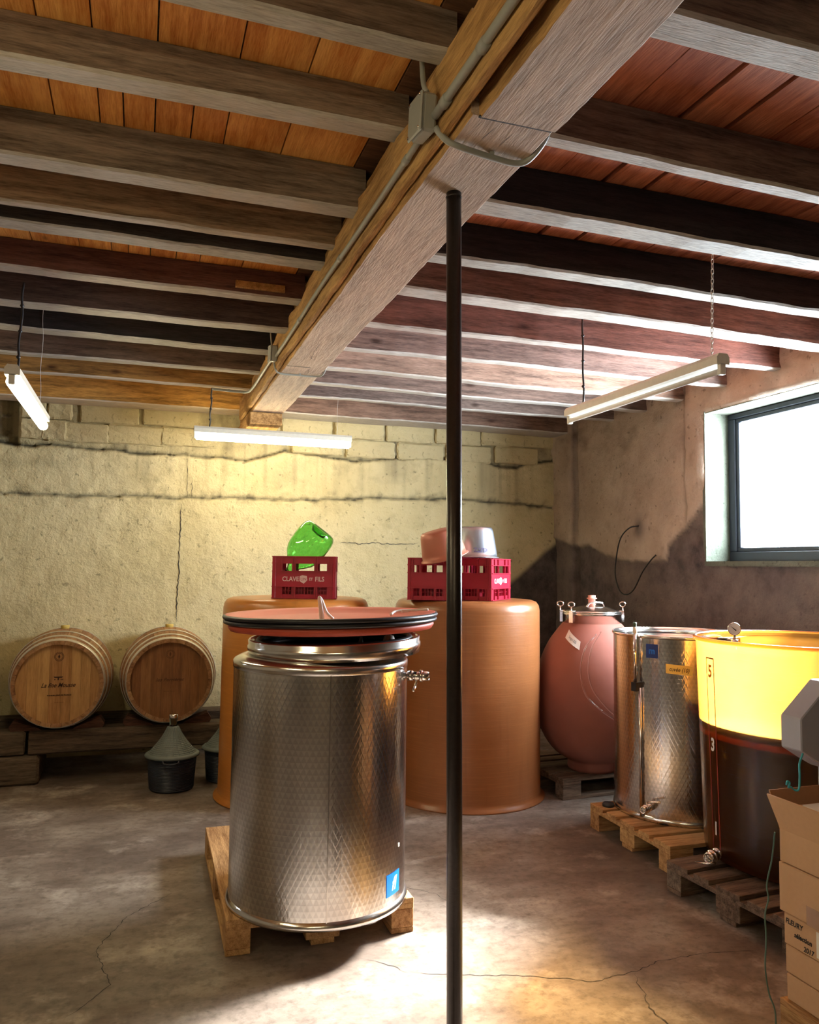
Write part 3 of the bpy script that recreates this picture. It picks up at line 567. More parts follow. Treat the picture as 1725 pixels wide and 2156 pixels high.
# ------------------------------------------------------------------ pallets
def pallet(label, loc, rz, mat, L=1.2, W=.8):
    t = thing('wooden_pallet', label, 'pallet', loc, rz)     # long side along local x, origin at the middle of the footprint
    for y, w in ((-.3275, .145), (-.165, .1), (0, .145), (.165, .1), (.3275, .145)):
        m = MB(); m.box((0, y*W/.8, .133), (L, w, .022)); o = m.build('deck_board', mat, t, .002)
    for x in (-.5275, 0, .5275): m = MB(); m.box((x*L/1.2, 0, .111), (.145, W, .022)); m.build('stringer_board', mat, t, .002)
    for x in (-.5275, 0, .5275):
        for y in (-.35, 0, .35): m = MB(); m.box((x*L/1.2, y*W/.8, .061), (.145, .1 if y else .145, .078)); m.build('block', mat, t, .003)
    for y in (-.35, 0, .35): m = MB(); m.box((0, y*W/.8, .011), (L, .1, .022)); m.build('bottom_board', mat, t, .002)
    return t
pallet('pale wooden pallet under the steel tank in front', (.785, 3.985, 0), R(89.5), PALLET)
pallet('pale wooden pallet under the steel tank by the right wall', (3.27, 3.985, 0), R(-1), PALLET)
pallet('dark weathered pallet under the glowing amber tank', (3.155, 3.085, 0), R(4), PALLET_D)
pallet('dusty pallet under the terracotta egg vat', (3.37, 5.36, 0), R(3), PALLET_D)
pallet('new pallet under the cardboard cartons at the right edge', (2.50, 1.65, 0), R(90), PALLET)

# ------------------------------------------------------------------ wall-wrapped helper
def on_cyl(c, r, a0, z0): return lambda x, y: (c[0]+r*math.cos(a0+x/r), c[1]+r*math.sin(a0+x/r), z0+y)
def cyl_patch(r, a0, w, z0, z1, slope=0., n=8):
    V = []; F = []
    for i in range(n+1):
        a = a0+(-w/2+w*i/n)/r; s = slope*(-w/2+w*i/n); V += [(r*math.cos(a), r*math.sin(a), z0+s), (r*math.cos(a), r*math.sin(a), z1+s)]
        if i: F.append((2*i-2, 2*i, 2*i+1, 2*i-1))
    return V, F
def tap(parent, p, d, s=1., lever=1):
    # clamp fitting, ball body, outlet ring and lever, pointing along d
    p = Vector(p); d = Vector(d).normalized(); up = Vector((0, 0, 1)); m = MB()
    m.cyl(p, p+d*.05*s, .014*s, 16); m.cyl(p+d*.02*s, p+d*.045*s, .024*s, 16); m.cyl(p+d*.075*s, p+d*.09*s, .027*s, 20); m.lathe([(.022*s, 0), (.022*s, .03*s), (.018*s, .03*s), (.018*s, 0)], 20, p+d*.088*s, d.to_track_quat('Z', 'Y').to_matrix())
    m.cyl(p+d*.04*s, p+d*.08*s, .019*s, 16); v = m.build('valve', CHROME, parent)
    m = MB(); q = p+d*.058*s; sd = d.cross(up).normalized(); dn = Vector((0, 0, -1)) if lever > 0 else up
    m.cyl(q, q+dn*.036*s, .006*s, 10); m.tube([q+dn*.034*s, q+dn*.045*s+sd*.03*s*lever, q+dn*.055*s+sd*.09*s*lever], .006*s, 8); m.build('lever', CHROME, v)
    return v

# ------------------------------------------------------------------ steel tank in front
T0 = (.79, 3.56, .146)
tk = thing('steel_tank', 'quilted stainless steel tank on a pallet in the foreground, covered by salmon lids', 'tank', T0)
H = 1.02; r = .385
m = MB(); m.lathe([(0, .004), (r-.01, .004), (r, .012), (r, .03), (r, H*.35), (r, H*.7), (r, H-.02)], 128); m.build('tank_wall', STEELP, tk)
m = MB(); m.lathe([(r, H-.03), (r+.003, H-.028), (r+.003, H-.002), (r-.004, H+.006), (r-.03, H+.02), (r-.075, H+.028), (r-.075, H+.01)], 96); m.build('shoulder', STEEL, tk)
m = MB(); m.lathe([(r, .03), (r+.008, .022), (r+.012, .012), (r+.012, 0), (r-.02, 0)], 96); m.build('base_ring', STEEL, tk)
m = MB(); m.box((-.045, -r-.0005, H*.5), (.004, .003, H-.06)); m.build('weld_seam', STEEL, tk)
m = MB(); m.lathe([(0, H-.12), (r-.01, H-.12)], 48); m.build('inner_surface', DARKW, tk)
a = math.radians(-27); tap(tk, (r*math.cos(a)-.01, r*math.sin(a), H-.065), (math.cos(a), math.sin(a), .0), .95)
ast = math.radians(-47); V, F = cyl_patch(r+.0015, ast, .105, .065, .155, 0); m = MB(); m.add(V, F); st = m.build('sticker', BLUE, tk)
text('sticker_print', 'fl', .075, LBLUE, st, on_cyl((0, 0), r+.0022, ast, .108), .3, 1., bold=.002)
V, F = cyl_patch(r+.0015, math.radians(-40), .012, .245, .262, 0); m = MB(); m.add(V, F); m.build('sticker_scrap', WHITEP, tk)
# lid ring lying loose on the tank
LR = thing('steel_lid_ring', 'loose stainless lid ring lying on top of the front steel tank', 'lid', (.85, 3.56, 1.228), rot=(R(.3), R(-1.6), 0)); rr = .382
m = MB(); m.lathe([(rr-.012, .0), (rr-.004, -.034), (rr, -.036), (rr+.001, -.018), (rr+.006, -.01), (rr+.006, .006), (rr+.001, .012), (rr+.003, .03), (rr-.002, .036), (rr-.012, .034), (rr-.012, 0)], 96); m.build('ring', STEEL, LR)
m = MB(); m.lathe([(0, -.024), (rr-.03, -.024), (rr-.014, -.01)], 64); m.build('lid_plate', BLACKP, LR)
for k, zz in enumerate((-.008, .01, .026)): m = MB(); m.tube([(math.cos(q)*(rr-.03-.006*k), math.sin(q)*(rr-.03-.006*k), zz) for q in [2*PI*i/48 for i in range(48)]], .012, 8, closed=True); m.build('inflatable_seal', BLACKP, LR)
m = MB(); m.lathe([(0, .075), (.010, .075), (.011, .04), (.022, .036), (.026, .02), (.03, -.02)], 20, (.22, -.12, 0)); m.build('air_valve', WHITEP, LR)
m = MB(); m.tube([(.05, -.16, -.012), (.07, -.17, .02), (.075, -.18, .045)], .006, 8); m.tube([(.1, -.15, -.012), (.082, -.17, .02), (.075, -.18, .045)], .006, 8); m.build('seal_nozzle', GREYP, LR)
# two salmon lids with black gaskets
def dish_lid(label, loc, rot, r, hoop):
    t = thing('dish_cover', label, 'cover', loc, rot=rot)
    m = MB(); m.lathe([(0, -.012), (r-.16, -.012), (r-.09, -.010), (r-.05, .004), (r-.006, .012), (r, .011), (r-.004, .004), (r-.05, -.006), (r-.075, -.02), (r-.16, -.022), (0, -.022)], 96); m.build('lid_dish', REDLID, t)
    if not hoop: m = MB(); m.lathe([(r-.01, .010), (r+.004, .008), (r+.006, -.004), (r-.004, -.020), (r-.03, -.024), (r-.08, -.026)], 96); m.build('lid_skirt', REDLID, t)
    if hoop:
        m = MB(); m.tube([(math.cos(q)*(r+.001), math.sin(q)*(r+.001), .002) for q in [2*PI*i/72 for i in range(72)]], .0095, 8, closed=True); m.build('gasket', BLACKP, t)
    return t
rot = (R(-.3), R(-1.1), 0)
lo = dish_lid('lower salmon fibreglass lid resting on the loose steel ring', (.835, 3.56, 1.320), rot, .455, False)
mid = dish_lid('middle salmon lid with black gasket in the pile on the front tank', (.832, 3.56, 1.338), rot, .468, True)
up_ = dish_lid('upper salmon dish lid with black gasket and white straps, topmost on the front tank', (.832, 3.56, 1.358), rot, .472, True)
m = MB(); m.tube(spline([(-.075, -.12, -.012), (-.08, -.12, .05), (-.082, -.12, .085), (-.07, -.12, .07), (-.05, -.12, .02), (-.02, -.12, -.010)], 6), .0065, 8); m.tube(spline([(-.065, -.125, -.012), (-.072, -.125, .04), (-.080, -.125, .083)], 6), .005, 8); m.build('white_strap', WHITEP, up_)
m = MB(); m.box((.33, -.05, .012), (.03, .04, .012)); m.tube(spline([(.25, -.1, .0), (.29, -.06, .012), (.36, -.06, .014), (.43, -.1, .018)], 6), .006, 8); m.build('strap_clip', WHITEP, up_)

# ------------------------------------------------------------------ orange fibreglass vats
def vat(label, loc, mat, r, H):
    t = thing('fibreglass_vat', label, 'vat', loc); prof = [(0, .012), (r+.02, .012), (r+.022, .002), (r+.03, 0), (r+.03, .010), (r+.004, .022), (r, .05), (r-.004, H*.5), (r-.006, H-.075), (r-.012, H-.04), (r-.03, H-.014), (r-.06, H-.003), (r-.1, H), (0, H)]
    m = MB(); m.lathe(prof, 128); m.build('vat_shell', mat, t)
    m = MB(); m.lathe([(0, .03), (.12, .03), (.125, .0), (.14, -.002)], 40, (0, -.0, H)); m.build('top_hatch', mat, t)
    return t
vat('yellow-orange fibreglass vat behind the front steel tank', (1.07, 5.66, 0), FIBRE1, .515, 1.355)
vat('brown-orange fibreglass vat behind the steel pole', (2.24, 5.33, 0), FIBRE2, .522, 1.355)

# ------------------------------------------------------------------ crates
CW, CD, CH = .42, .28, .285
def crate(label, loc, rz):
    t = thing('plastic_crate', label, 'crate', loc, rz)
    def face(w, sgn, axis):
        m = MB(); th = .008; cols = [(-w/2+.03, -w/2+.066), (-w/2+.098, -.034+.0), (.0, 0)]
        s = w/.42; a = [(-.145*s, -.083*s), (-.056*s, .066*s), (.092*s, .152*s)]     # small, large, small openings
        def put(x0, x1, z0, z1, out=0.):
            if axis == 'x': m.box(((x0+x1)/2, sgn*(CD/2-th/2+out/2), (z0+z1)/2), (x1-x0, th+out, z1-z0))
            else: m.box((sgn*(CW/2-th/2+out/2), (x0+x1)/2, (z0+z1)/2), (th+out, x1-x0, z1-z0))
        put(-w/2+.01, w/2-.01, 0, .028); put(-w/2+.01, w/2-.01, .079, .182); put(-w/2+.01, w/2-.01, .238, CH)
        xs = [-w/2+.01]+[q for p in a for q in p]+[w/2-.01]
        for i in range(0, len(xs), 2):
            for z0, z1 in ((.028, .079), (.182, .238)): put(xs[i], xs[i+1], z0, z1)
        for i in range(0, len(xs)):
            if 0 < i < len(xs)-1:
                x = xs[i]; sd = -1 if i % 2 == 1 else 1; put(x+sd*.006-.002, x+sd*.006+.002, .0, .079, .007); put(x+sd*.006-.002, x+sd*.006+.002, .182, CH, .007)
        for z in (.002, .079, .182, .236, CH-.004): put(-w/2+.004, w/2-.004, z-.0015, z+.0035, .009)
        for (p, q) in a:                                       # grid bars in the lower openings
            k = max(1, int((q-p)/.022))
            for j in range(1, k+1): x = p+(q-p)*j/(k+1); put(x-.0015, x+.0015, .028, .079, -.004)
            put(p, q, .052, .055, -.004)
        return m.build('side_panel', CRATE, t)
    f = face(CW, -1, 'x'); face(CW, 1, 'x'); face(CD, -1, 'y'); face(CD, 1, 'y')
    for a in (-1, 1):
        for b in (-1, 1): m = MB(); m.box((a*(CW/2-.008), b*(CD/2-.008), CH/2), (.024, .024, CH)); m.build('corner_post', CRATE, t, .003)
    m = MB()
    for q in (-.1, 0, .1): m.bar(q-.002, q+.002, -CD/2+.01, CD/2-.01, .012, .115)
    for q in (-.05, .05): m.bar(-CW/2+.01, CW/2-.01, q-.002, q+.002, .012, .115)
    m.build('bottle_divider', CRATE, t)
    m = MB(); m.bar(-CW/2+.01, CW/2-.01, -CD/2+.01, CD/2-.01, .004, .012); m.build('crate_floor', CRATE, t)
    fn = lambda dx: (lambda x, y: (x+dx, -CD/2-.0012, .130+y))
    l1 = text('lettering', 'CLAVE', .044, CRATEINK, t, fn(-.090), 0, .86, bold=.0009)
    text('lettering', 'LIN', .026, CRATE, t, lambda x, y: (x-.004, -CD/2-.0016, .130+y), 0, 1.); text('lettering', 'ET', .026, CRATEINK, t, fn(.046), 0, .9, bold=.0005); text('lettering', 'FILS', .044, CRATEINK, t, fn(.104), 0, .86, bold=.0009)
    m = MB(); sh = [(-.026, .02), (-.008, .027), (.022, .022), (.026, -.006), (.012, -.02), (.002, -.03), (-.012, -.022), (-.026, -.012)]
    m.add([(x, -CD/2-.0006, .130+y) for x, y in sh], [tuple(range(8))]); em = m.build('emblem', CRATEINK, t)
    em.location = (-.004, 0, 0)
    return t
crate('crimson bottle crate on the yellow-orange vat, holding the green glass demijohn', (1.09, 5.47, 1.357), R(-15))
crate('crimson bottle crate on the brown-orange vat, left one behind the pole, under the copper bucket', (1.955, 5.235, 1.357), R(-32+90))
crate('crimson bottle crate on the brown-orange vat, right one, under the grey bucket', (2.28, 5.16, 1.357), R(-43+90))

# green demijohn lying in the crate
ax = Vector((math.cos(R(-15))*-.60, math.sin(R(-15))*-.60, -.80)).normalized(); q = ax.to_track_quat('Z', 'Y').to_matrix()
dj = thing('glass_demijohn', 'large bright green glass demijohn tipped neck-down into a crimson crate', 'bottle', (1.19, 5.43, 1.835))
pr = [(0, .05), (.05, .04), (.075, .012), (.095, .0), (.118, .010), (.134, .032), (.141, .062), (.143, .10), (.142, .18), (.134, .23), (.115, .27), (.08, .31), (.045, .345), (.03, .37), (.028, .40)]
pr = [(x*.92, z*.95) for x, z in pr]; m = MB(); m.lathe(pr+[(x-.004, z) for x, z in reversed(pr[6:])]+[(.118, .034), (.104, .014), (.086, .005), (.066, .018), (.05, .046), (0, .056)], 64, rot=q); m.build('bottle_glass', GREENGL, dj)
m = MB(); m.tube([q @ Vector((math.cos(u)*.032, math.sin(u)*.032, .395)) for u in [2*PI*i/20 for i in range(20)]], .005, 8, closed=True); m.build('lip', GREENGL, dj)
# buckets
def bucket(label, loc, rot, mat, rt, rb, h, word=None):
    t = thing('ice_bucket', label, 'bucket', loc, rot=rot)        # stands upside down: mouth at z = 0
    m = MB(); m.lathe([(rb-.004, .0), (rb, .0), (rb+.012, .004), (rb+.012, .010), (rb, .012), (rb-.004, .05), (rt+.008, h-.03), (rt, h-.008), (rt-.008, h), (0, h), (0, h-.004), (rt-.012, h-.005), (rb-.006, .004), (rb-.004, 0)], 72); m.build('bucket_shell', mat, t)
    m = MB()
    for zz in (.055, .075, h*.72): rr = rb+(rt-rb)*zz/h+.0035; m.lathe([(rr-.002, zz-.002), (rr, zz), (rr-.002, zz+.002)], 64)
    m.build('rib', mat, t)
    if word:
        def f(x, y): z = .058-y; rr = rb+(rt-rb)*z/h+.0060; a = R(-70)-x/rr; return (rr*math.cos(a), rr*math.sin(a), z)
        text('lettering', word, .040, BUCKINK, t, f, 0, .98, bold=.0014)
    return t
bucket('silver-grey ice bucket upside down on the right crate', (2.235, 5.19, 1.644), (0, 0, R(-22)), SILVER, .124, .160, .218, 'DEUTZ')
bucket('copper-pink ice bucket tipped upside down on the crate behind the pole', (1.93, 4.975, 1.640), (R(3), R(-17), 0), COPPER, .120, .150, .190)

# ------------------------------------------------------------------ barrels
RH, RBG, BL, NS = .305, .362, .86, 26
def brad(t): return RBG-(RBG-RH)*(2*t-1)**2
def barrel(label, loc, oak, brand, yaw=0.):
    t = thing('wine_barrel', label, 'barrel', loc, yaw)          # axis along local y, origin at the lowest point of the bilge, head facing -y
    zc = RBG; th = .026; me = None
    for i in range(NS):
        if me is None:
            m = MB(); n = 10; hw = PI/NS-.0035; V = []
            for j in range(n+1):
                u = j/n; rr = brad(u)
                for (a, k) in ((-hw, rr), (0, rr+.001), (hw, rr), (hw, rr-th), (0, rr-th), (-hw, rr-th)): V.append((k*math.sin(a), u*BL-BL/2, k*math.cos(a)))
            F = [(j*6+k, j*6+(k+1) % 6, (j+1)*6+(k+1) % 6, (j+1)*6+k) for j in range(n) for k in range(6)]+[tuple(range(5, -1, -1)), tuple(n*6+k for k in range(6))]
            m.add(V, F); o = m.build('stave', STAVE, t); me = o.data
        else: o = bpy.data.objects.new('stave', me); C.objects.link(o); o.parent = t
        o.location = (0, 0, zc); o.rotation_euler = (0, 2*PI*i/NS, 0)
    ri = RH-th+.006
    for s in (-1, 1):
        xs = [-ri, -.205, -.135, -.06, .02, .085, .15, .215, ri]
        for a, b in zip(xs, xs[1:]):
            pts = []; k = 6
            for i in range(k+1): x = a+(b-a)*i/k; pts.append((x+(.0005 if i == 0 else -.0005 if i == k else 0), math.sqrt(max(0, ri*ri-x*x))))
            poly = [(x, y) for x, y in pts]+[(x, -y) for x, y in reversed(pts)]
            m = MB(); rot = Matrix(((1, 0, 0), (0, 0, -1), (0, 1, 0)))
            m.prism(poly, -.009, .009, rot, (0, s*(BL/2-.040+random.uniform(-.0008, .0008)), zc)); m.build('head_board', oak, t)
    for u0, u1, g in ((-.004, .06, 0), (.115, .15, 0), (.27, .305, 0), (.695, .73, 0), (.85, .885, 0), (.95, .996, 0)):
        m = MB(); m.lathe([(brad(u0)+.001, u0*BL-BL/2), (brad(u0)+.004, u0*BL-BL/2), (brad(u1)+.004, u1*BL-BL/2), (brad(u1)+.001, u1*BL-BL/2), (brad(u0)+.001, u0*BL-BL/2)], 72, (0, 0, zc), Matrix(((1, 0, 0), (0, 0, 1), (0, -1, 0))).transposed() @ Matrix.Identity(3)); m.build('hoop', GALV, t)
    m = MB(); m.lathe([(.028, -.01), (.030, .006), (.032, .022), (.0, .024)], 20, (0, 0, 2*RBG)); m.build('bung', YTAPE, t)
    if brand:
        y = -BL/2+.040-.0112; ink = BRAND if brand == 1 else BRAND2; f = lambda dx, dz: (lambda x, z_: (x+dx, y, zc+dz+z_))
        m = MB()
        for rr in (.033, .026):
            for i in range(28):
                a0, a1 = 2*PI*i/28, 2*PI*(i+1)/28; m.add([(rr*math.cos(a0), y, zc+.19+rr*math.sin(a0)), (rr*math.cos(a1), y, zc+.19+rr*math.sin(a1)), ((rr-.003)*math.cos(a1), y, zc+.19+(rr-.003)*math.sin(a1)), ((rr-.003)*math.cos(a0), y, zc+.19+(rr-.003)*math.sin(a0))], [(0, 1, 2, 3)])
        m.add([(0, y, zc+.208), (.007, y, zc+.19), (0, y, zc+.172), (-.007, y, zc+.19)], [(0, 1, 2, 3)]); m.build('round_brand', ink, t)
        if brand == 1:
            m = MB(); m.add([(-.034, y, zc+.048), (.034, y, zc+.048), (.024, y, zc+.0395), (-.024, y, zc+.0395)], [(0, 1, 2, 3)]); m.add([(-.004, y, zc+.041), (.004, y, zc+.041), (.005, y, zc+.024), (-.005, y, zc+.024)], [(0, 1, 2, 3)])
            for x in (-.022, .02, .03): m.add([(x-.004, y, zc+.03), (x+.003, y, zc+.032), (x+.002, y, zc+.024), (x-.003, y, zc+.022)], [(0, 1, 2, 3)])
            m.build('vine_brand', ink, t)
            text('script_brand', 'La fine Mousse', .044, ink, t, f(0, -.014), .45, .86, bold=.0006)
            text('small_brand', 'TONNELLERIE DE FRANCE', .013, ink, t, f(.01, -.085), 0, 1.05, bold=.0006); text('small_brand', 'chauffe moyenne', .009, BRAND2, t, f(.01, -.135), 0, 1.)
        else:
            text('script_brand', 'les Perrières', .034, ink, t, f(0, .0), .35, 1.15, bold=.0006); text('small_brand', 'fût de chêne', .011, ink, t, f(0, -.085), 0, 1.4)
    return t
BY = 6.27+BL/2
barrel('oak barrel with a dark script brand on its head, second from the left edge', (-.525, BY, .352), OAK, 1, R(0))
barrel('oak barrel with a darker brown head, behind the wicker-covered demijohn', (.243, BY, .352), OAK_D, 2, R(0))
barrel('oak barrel cut off by the left edge of the photo', (-1.345, BY, .352), OAK_D, 0, R(0))
# rack timbers, wedges, supports
def timber(name, label, x0, x1, y0, y1, z0, z1, mat=OLDT, cat='timber', bev=.012):
    c = ((x0+x1)/2, (y0+y1)/2, z0); m = MB(); n = 14; P = MB()
    for i in range(n):
        a = x0+(x1-x0)*i/n-c[0]; b = x0+(x1-x0)*(i+1)/n-c[0]
    m.box((0, 0, (z1-z0)/2), (x1-x0, y1-y0, z1-z0)); o = m.build(name, mat, None, bev, loc=c)
    for v in o.data.vertices: v.co += Vector((random.uniform(-1, 1)*.004, random.uniform(-1, 1)*.004, random.uniform(-1, 1)*.003))
    return tag(o, label, cat)
timber('rack_timber', 'long grey timber under the front of the two branded barrels', -.715, 1.35, 6.35, 6.52, .205, .372)
timber('rack_timber', 'grey timber under the barrel cut off at the left edge', -1.9, -.73, 6.35, 6.52, .205, .372)
timber('rack_timber', 'rear timber under the back ends of the barrels', -1.9, 1.35, 6.92, 7.07, .20, .372)
timber('support_block', 'thick squared timber block on the floor at the left edge', -1.35, -.63, 6.32, 6.85, 0, .20, OLDT, 'block', .02)
timber('support_block', 'timber block on the floor under the far end of the barrel rack', .95, 1.3, 6.36, 6.9, 0, .20, OLDT, 'block', .02)
for bx, who in ((-.525, 'branded'), (.243, 'darker-headed'), (-1.345, 'left-edge')):
    for s, w in ((-1, 'left'), (1, 'right')):
        m = MB(); m.prism([(-.10, 0), (.10, 0), (.115, .03), (.085, .075), (-.085, .012)] if s > 0 else [(-.10, 0), (.10, 0), (.085, .012), (-.085, .075), (-.115, .03)], -.06, .06, Matrix(((1, 0, 0), (0, 0, -1), (0, 1, 0))))
        tag(m.build('wooden_wedge', REDW, None, loc=(bx+s*.205, 6.432, .373)), 'dark wooden wedge under the %s side of the %s barrel' % (w, who), 'wedge')
# demijohns in baskets
def basket_dj(label, loc):
    t = thing('basket_demijohn', label, 'demijohn', loc)
    prof = [(0, .004), (.145, .004), (.15, .01)]
    for i in range(22): z = .012+i*.0098; rr = .150+.016*i/22; prof += [(rr+.003, z+.003), (rr-.001, z+.0075)]
    m = MB(); m.lathe(prof+[(.166, .232)], 64, smooth=False); m.build('basket', BASKET, t)
    m = MB(); m.lathe([(.168, .226), (.186, .232), (.188, .242), (.178, .252), (.160, .256)], 64)
    m.build('basket_rim', BASKETC, t)
    prof = []
    for i in range(17): u = i/17; z = .252+.178*u; rr = .162-.126*u-.012*math.sin(u*PI); prof += [(rr+.002, z), (rr-.0015, z+.0075)]
    m = MB(); m.lathe(prof+[(.03, .435)], 48, smooth=False)
    for i in range(24):
        a = 2*PI*i/24; m.tube([((.164-.126*u-.012*math.sin(u*PI))*math.cos(a), (.164-.126*u-.012*math.sin(u*PI))*math.sin(a), .252+.178*u) for u in [j/6 for j in range(7)]], .0022, 5)
    m.build('woven_cover', BASKETC, t)
    m = MB(); m.lathe([(.026, .42), (.025, .475), (.029, .48), (.029, .495), (.0, .497)], 24); m.build('bottle_neck', DGLASS, t)
    m = MB(); m.lathe([(.030, .492), (.031, .512), (.028, .517), (0, .518)], 24); m.build('cap', CHROME, t)
    for a in (R(-95), R(85)):
        m = MB(); m.tube(spline([(.178*math.cos(a-.3), .178*math.sin(a-.3), .235), (.19*math.cos(a-.25), .19*math.sin(a-.25), .215), (.192*math.cos(a), .192*math.sin(a), .208), (.19*math.cos(a+.25), .19*math.sin(a+.25), .215), (.178*math.cos(a+.3), .178*math.sin(a+.3), .235)], 5), .006, 7); m.build('handle', BASKET, t)
    return t
d1 = basket_dj('demijohn in dark plastic basket under grey woven cone cover, in front of barrels', (.265, 5.98, 0))
dup(d1, (.665, 6.12, 0), R(60), 'second basket demijohn, partly hidden behind the yellow-orange vat')

# ------------------------------------------------------------------ terracotta egg
EG = (3.15, 5.14, .145)
eg = thing('egg_vat', 'rosy terracotta egg-shaped vat with a clamped steel lid, in the corner', 'vat', EG)
pr = [(0, .0), (.17, .0), (.178, .02), (.175, .06), (.185, .075), (.27, .13), (.34, .22), (.39, .34), (.413, .47), (.412, .58), (.395, .70), (.362, .82), (.312, .93), (.25, 1.02), (.218, 1.062), (.205, 1.075), (.17, 1.08)]
pr = [(a, b*.972) for a, b in pr]
def sm(prof, n=5): return [(p.x, p.z) for p in spline([(a, 0, b) for a, b in prof], n)]
m = MB(); m.lathe(pr[:4]+sm(pr[4:15], 4)+pr[15:], 96); m.build('clay_body', TERRA, eg)
m = MB(); m.lathe([(.195, 1.04), (.206, 1.042), (.206, 1.100), (.212, 1.102), (.212, 1.115), (.2, 1.118)], 64); m.build('neck_ring', STEEL, eg)
m = MB(); m.lathe([(.206, 1.117), (.210, 1.123), (.17, 1.135), (.12, 1.155), (.06, 1.170), (0, 1.172)], 64); lidE = m.build('domed_lid', STEEL, eg)
m = MB(); m.lathe([(.024, 1.165), (.026, 1.215), (.036, 1.217), (.036, 1.223), (.027, 1.225), (.028, 1.242), (0, 1.243)], 24); m.build('bung', PINK, eg)
m = MB(); m.tube(spline([(-.075, -.05, 1.158), (-.045, -.06, 1.19), (.045, -.06, 1.19), (.075, -.05, 1.158)], 6), .006, 8); m.build('lid_handle', CHROME, lidE)
for a in (R(200), R(160), R(-15), R(55)):
    c, s = math.cos(a), math.sin(a); m = MB(); rot = Matrix.Rotation(a, 3, 'Z')
    m.box((.226*c, .226*s, 1.085), (.02, .035, .07), rot); m.box((.218*c, .218*s, 1.128), (.035, .028, .012), rot); m.cyl((.23*c, .23*s, 1.05), (.23*c, .23*s, 1.16), .005, 8)
    m.tube([(.23*c+.022*math.cos(u)*(.85 if c < 0 else .8), .23*s-.022*math.cos(u)*.5, 1.178+.018*math.sin(u)) for u in [2*PI*i/16 for i in range(16)]], .0045, 6, closed=True); m.build('lid_clamp', CHROME, eg)
def egg_r(z): return float(np.interp(z, [p[1] for p in pr], [p[0] for p in pr]))
V = []; F = []; n = 10; a0 = R(-149)
for i in range(n+1):
    a = a0-.22+.44*i/n; zc_ = .975-.075*(i/n)
    for dz in (-.028, .028): rr = egg_r(zc_+dz)+.005; V.append((rr*math.cos(a), rr*math.sin(a), zc_+dz))
    if i: F.append((2*i-2, 2*i, 2*i+1, 2*i-1))
m = MB(); m.add(V, F); m.build('paper_label', PAPER, eg)
def lab(x, y):
    a = a0+x*2.9; zz = .975-.075*((a-a0+.22)/.44)+y; rr = egg_r(zz)+.0065; return (rr*math.cos(a), rr*math.sin(a), zz)
text('label_writing', 'Savagnin 2020', .026, INK, eg, lab, .2, .55)
conduit('pair of clear thin hoses drooping between the egg vat and the steel tank', [(2.93, 4.73, 1.14), (2.84, 4.72, 1.05), (2.80, 4.71, .90), (2.83, 4.70, .75), (2.90, 4.64, .66), (2.98, 4.60, .60)], .005, CLEARP, 'clear_hose', cat='hose')
conduit('second clear thin hose drooping beside the first one near the egg vat', [(2.95, 4.70, 1.16), (2.87, 4.69, 1.05), (2.84, 4.68, .90), (2.87, 4.67, .78), (2.93, 4.62, .68), (2.99, 4.59, .62)], .004, CLEARP, 'clear_hose', cat='hose')

# ------------------------------------------------------------------ steel tank at the right
T1 = (3.16, 4.15, .146); r = .395; H = 1.045
tk = thing('steel_tank', 'quilted stainless tank with a yellow tape label, between egg vat and amber tank', 'tank', T1)
m = MB(); m.lathe([(0, .004), (r-.01, .004), (r, .012), (r, .03), (r, H*.35), (r, H*.7), (r, H)], 128); m.build('tank_wall', STEELP, tk)
m = MB(); m.lathe([(r, H-.01), (r+.008, H-.006), (r+.010, H+.004), (r+.004, H+.012), (r-.006, H+.010), (r-.008, H-.03)], 96); m.build('rim', CHROME, tk)
m = MB(); m.lathe([(r, .03), (r+.006, .02), (r+.008, 0), (r-.02, 0)], 96); m.build('base_ring', STEEL, tk)
m = MB(); m.lathe([(r-.012, H-.03), (r-.04, H-.045), (0, H-.045)], 64); m.build('floating_lid', STEEL, tk)
m = MB(); m.tube([(math.cos(q)*(r-.022), math.sin(q)*(r-.022), H-.02) for q in [2*PI*i/64 for i in range(64)]], .013, 8, closed=True); m.build('inflatable_seal', CLEARP, tk)
m = MB(); m.tube(spline([(-.12, -r+.10, H-.04), (-.06, -r+.07, H+.005), (.0, -r+.07, H+.012), (.05, -r+.08, H+.0), (.09, -r+.12, H-.035)], 6), .007, 8); m.build('air_hose', WHITEP, tk)
ag = R(-150)
def gp(a, rr, z): return (rr*math.cos(a), rr*math.sin(a), z)
m = MB(); m.cyl(gp(R(-163), r+.03, .77), gp(R(-163), r+.03, H+.02), .010, 14); g1 = m.build('gauge_tube', CHROME, tk)
m = MB(); m.cyl(gp(R(-163), r+.03, H+.02), gp(R(-163), r+.03, H+.055), .013, 14); m.build('gauge_cap', WHITEP, g1)
m = MB(); m.cyl(gp(R(-163), r+.03, H+.055), gp(R(-163), r+.03, H+.08), .011, 14); m.build('green_cap', GREENP, g1)
m = MB(); m.box(gp(R(-163), r+.022, .755), (.045, .035, .05), Matrix.Rotation(R(-163), 3, 'Z')); m.build('bracket', BLACKP, g1)
m = MB(); m.cyl(gp(R(-160), r+.012, .02), gp(R(-160), r+.012, .75), .009, 12); m.build('sight_tube', STEEL, tk)
ah = R(-83); m = MB(); m.cyl(gp(ah, r+.025, .70), gp(ah, r+.025, H-.02), .013, 14); g2 = m.build('gauge_tube', STEEL, tk)
m = MB(); m.cyl(gp(ah, r+.025, .70), gp(ah, r+.025, .64), .0015, 6); m.lathe([(0, .605), (.018, .606), (.018, .625), (.008, .642), (0, .643)], 16, (gp(ah, r+.025, 0)[0], gp(ah, r+.025, 0)[1], 0)); m.build('squeeze_bulb', BLACKP, g2)
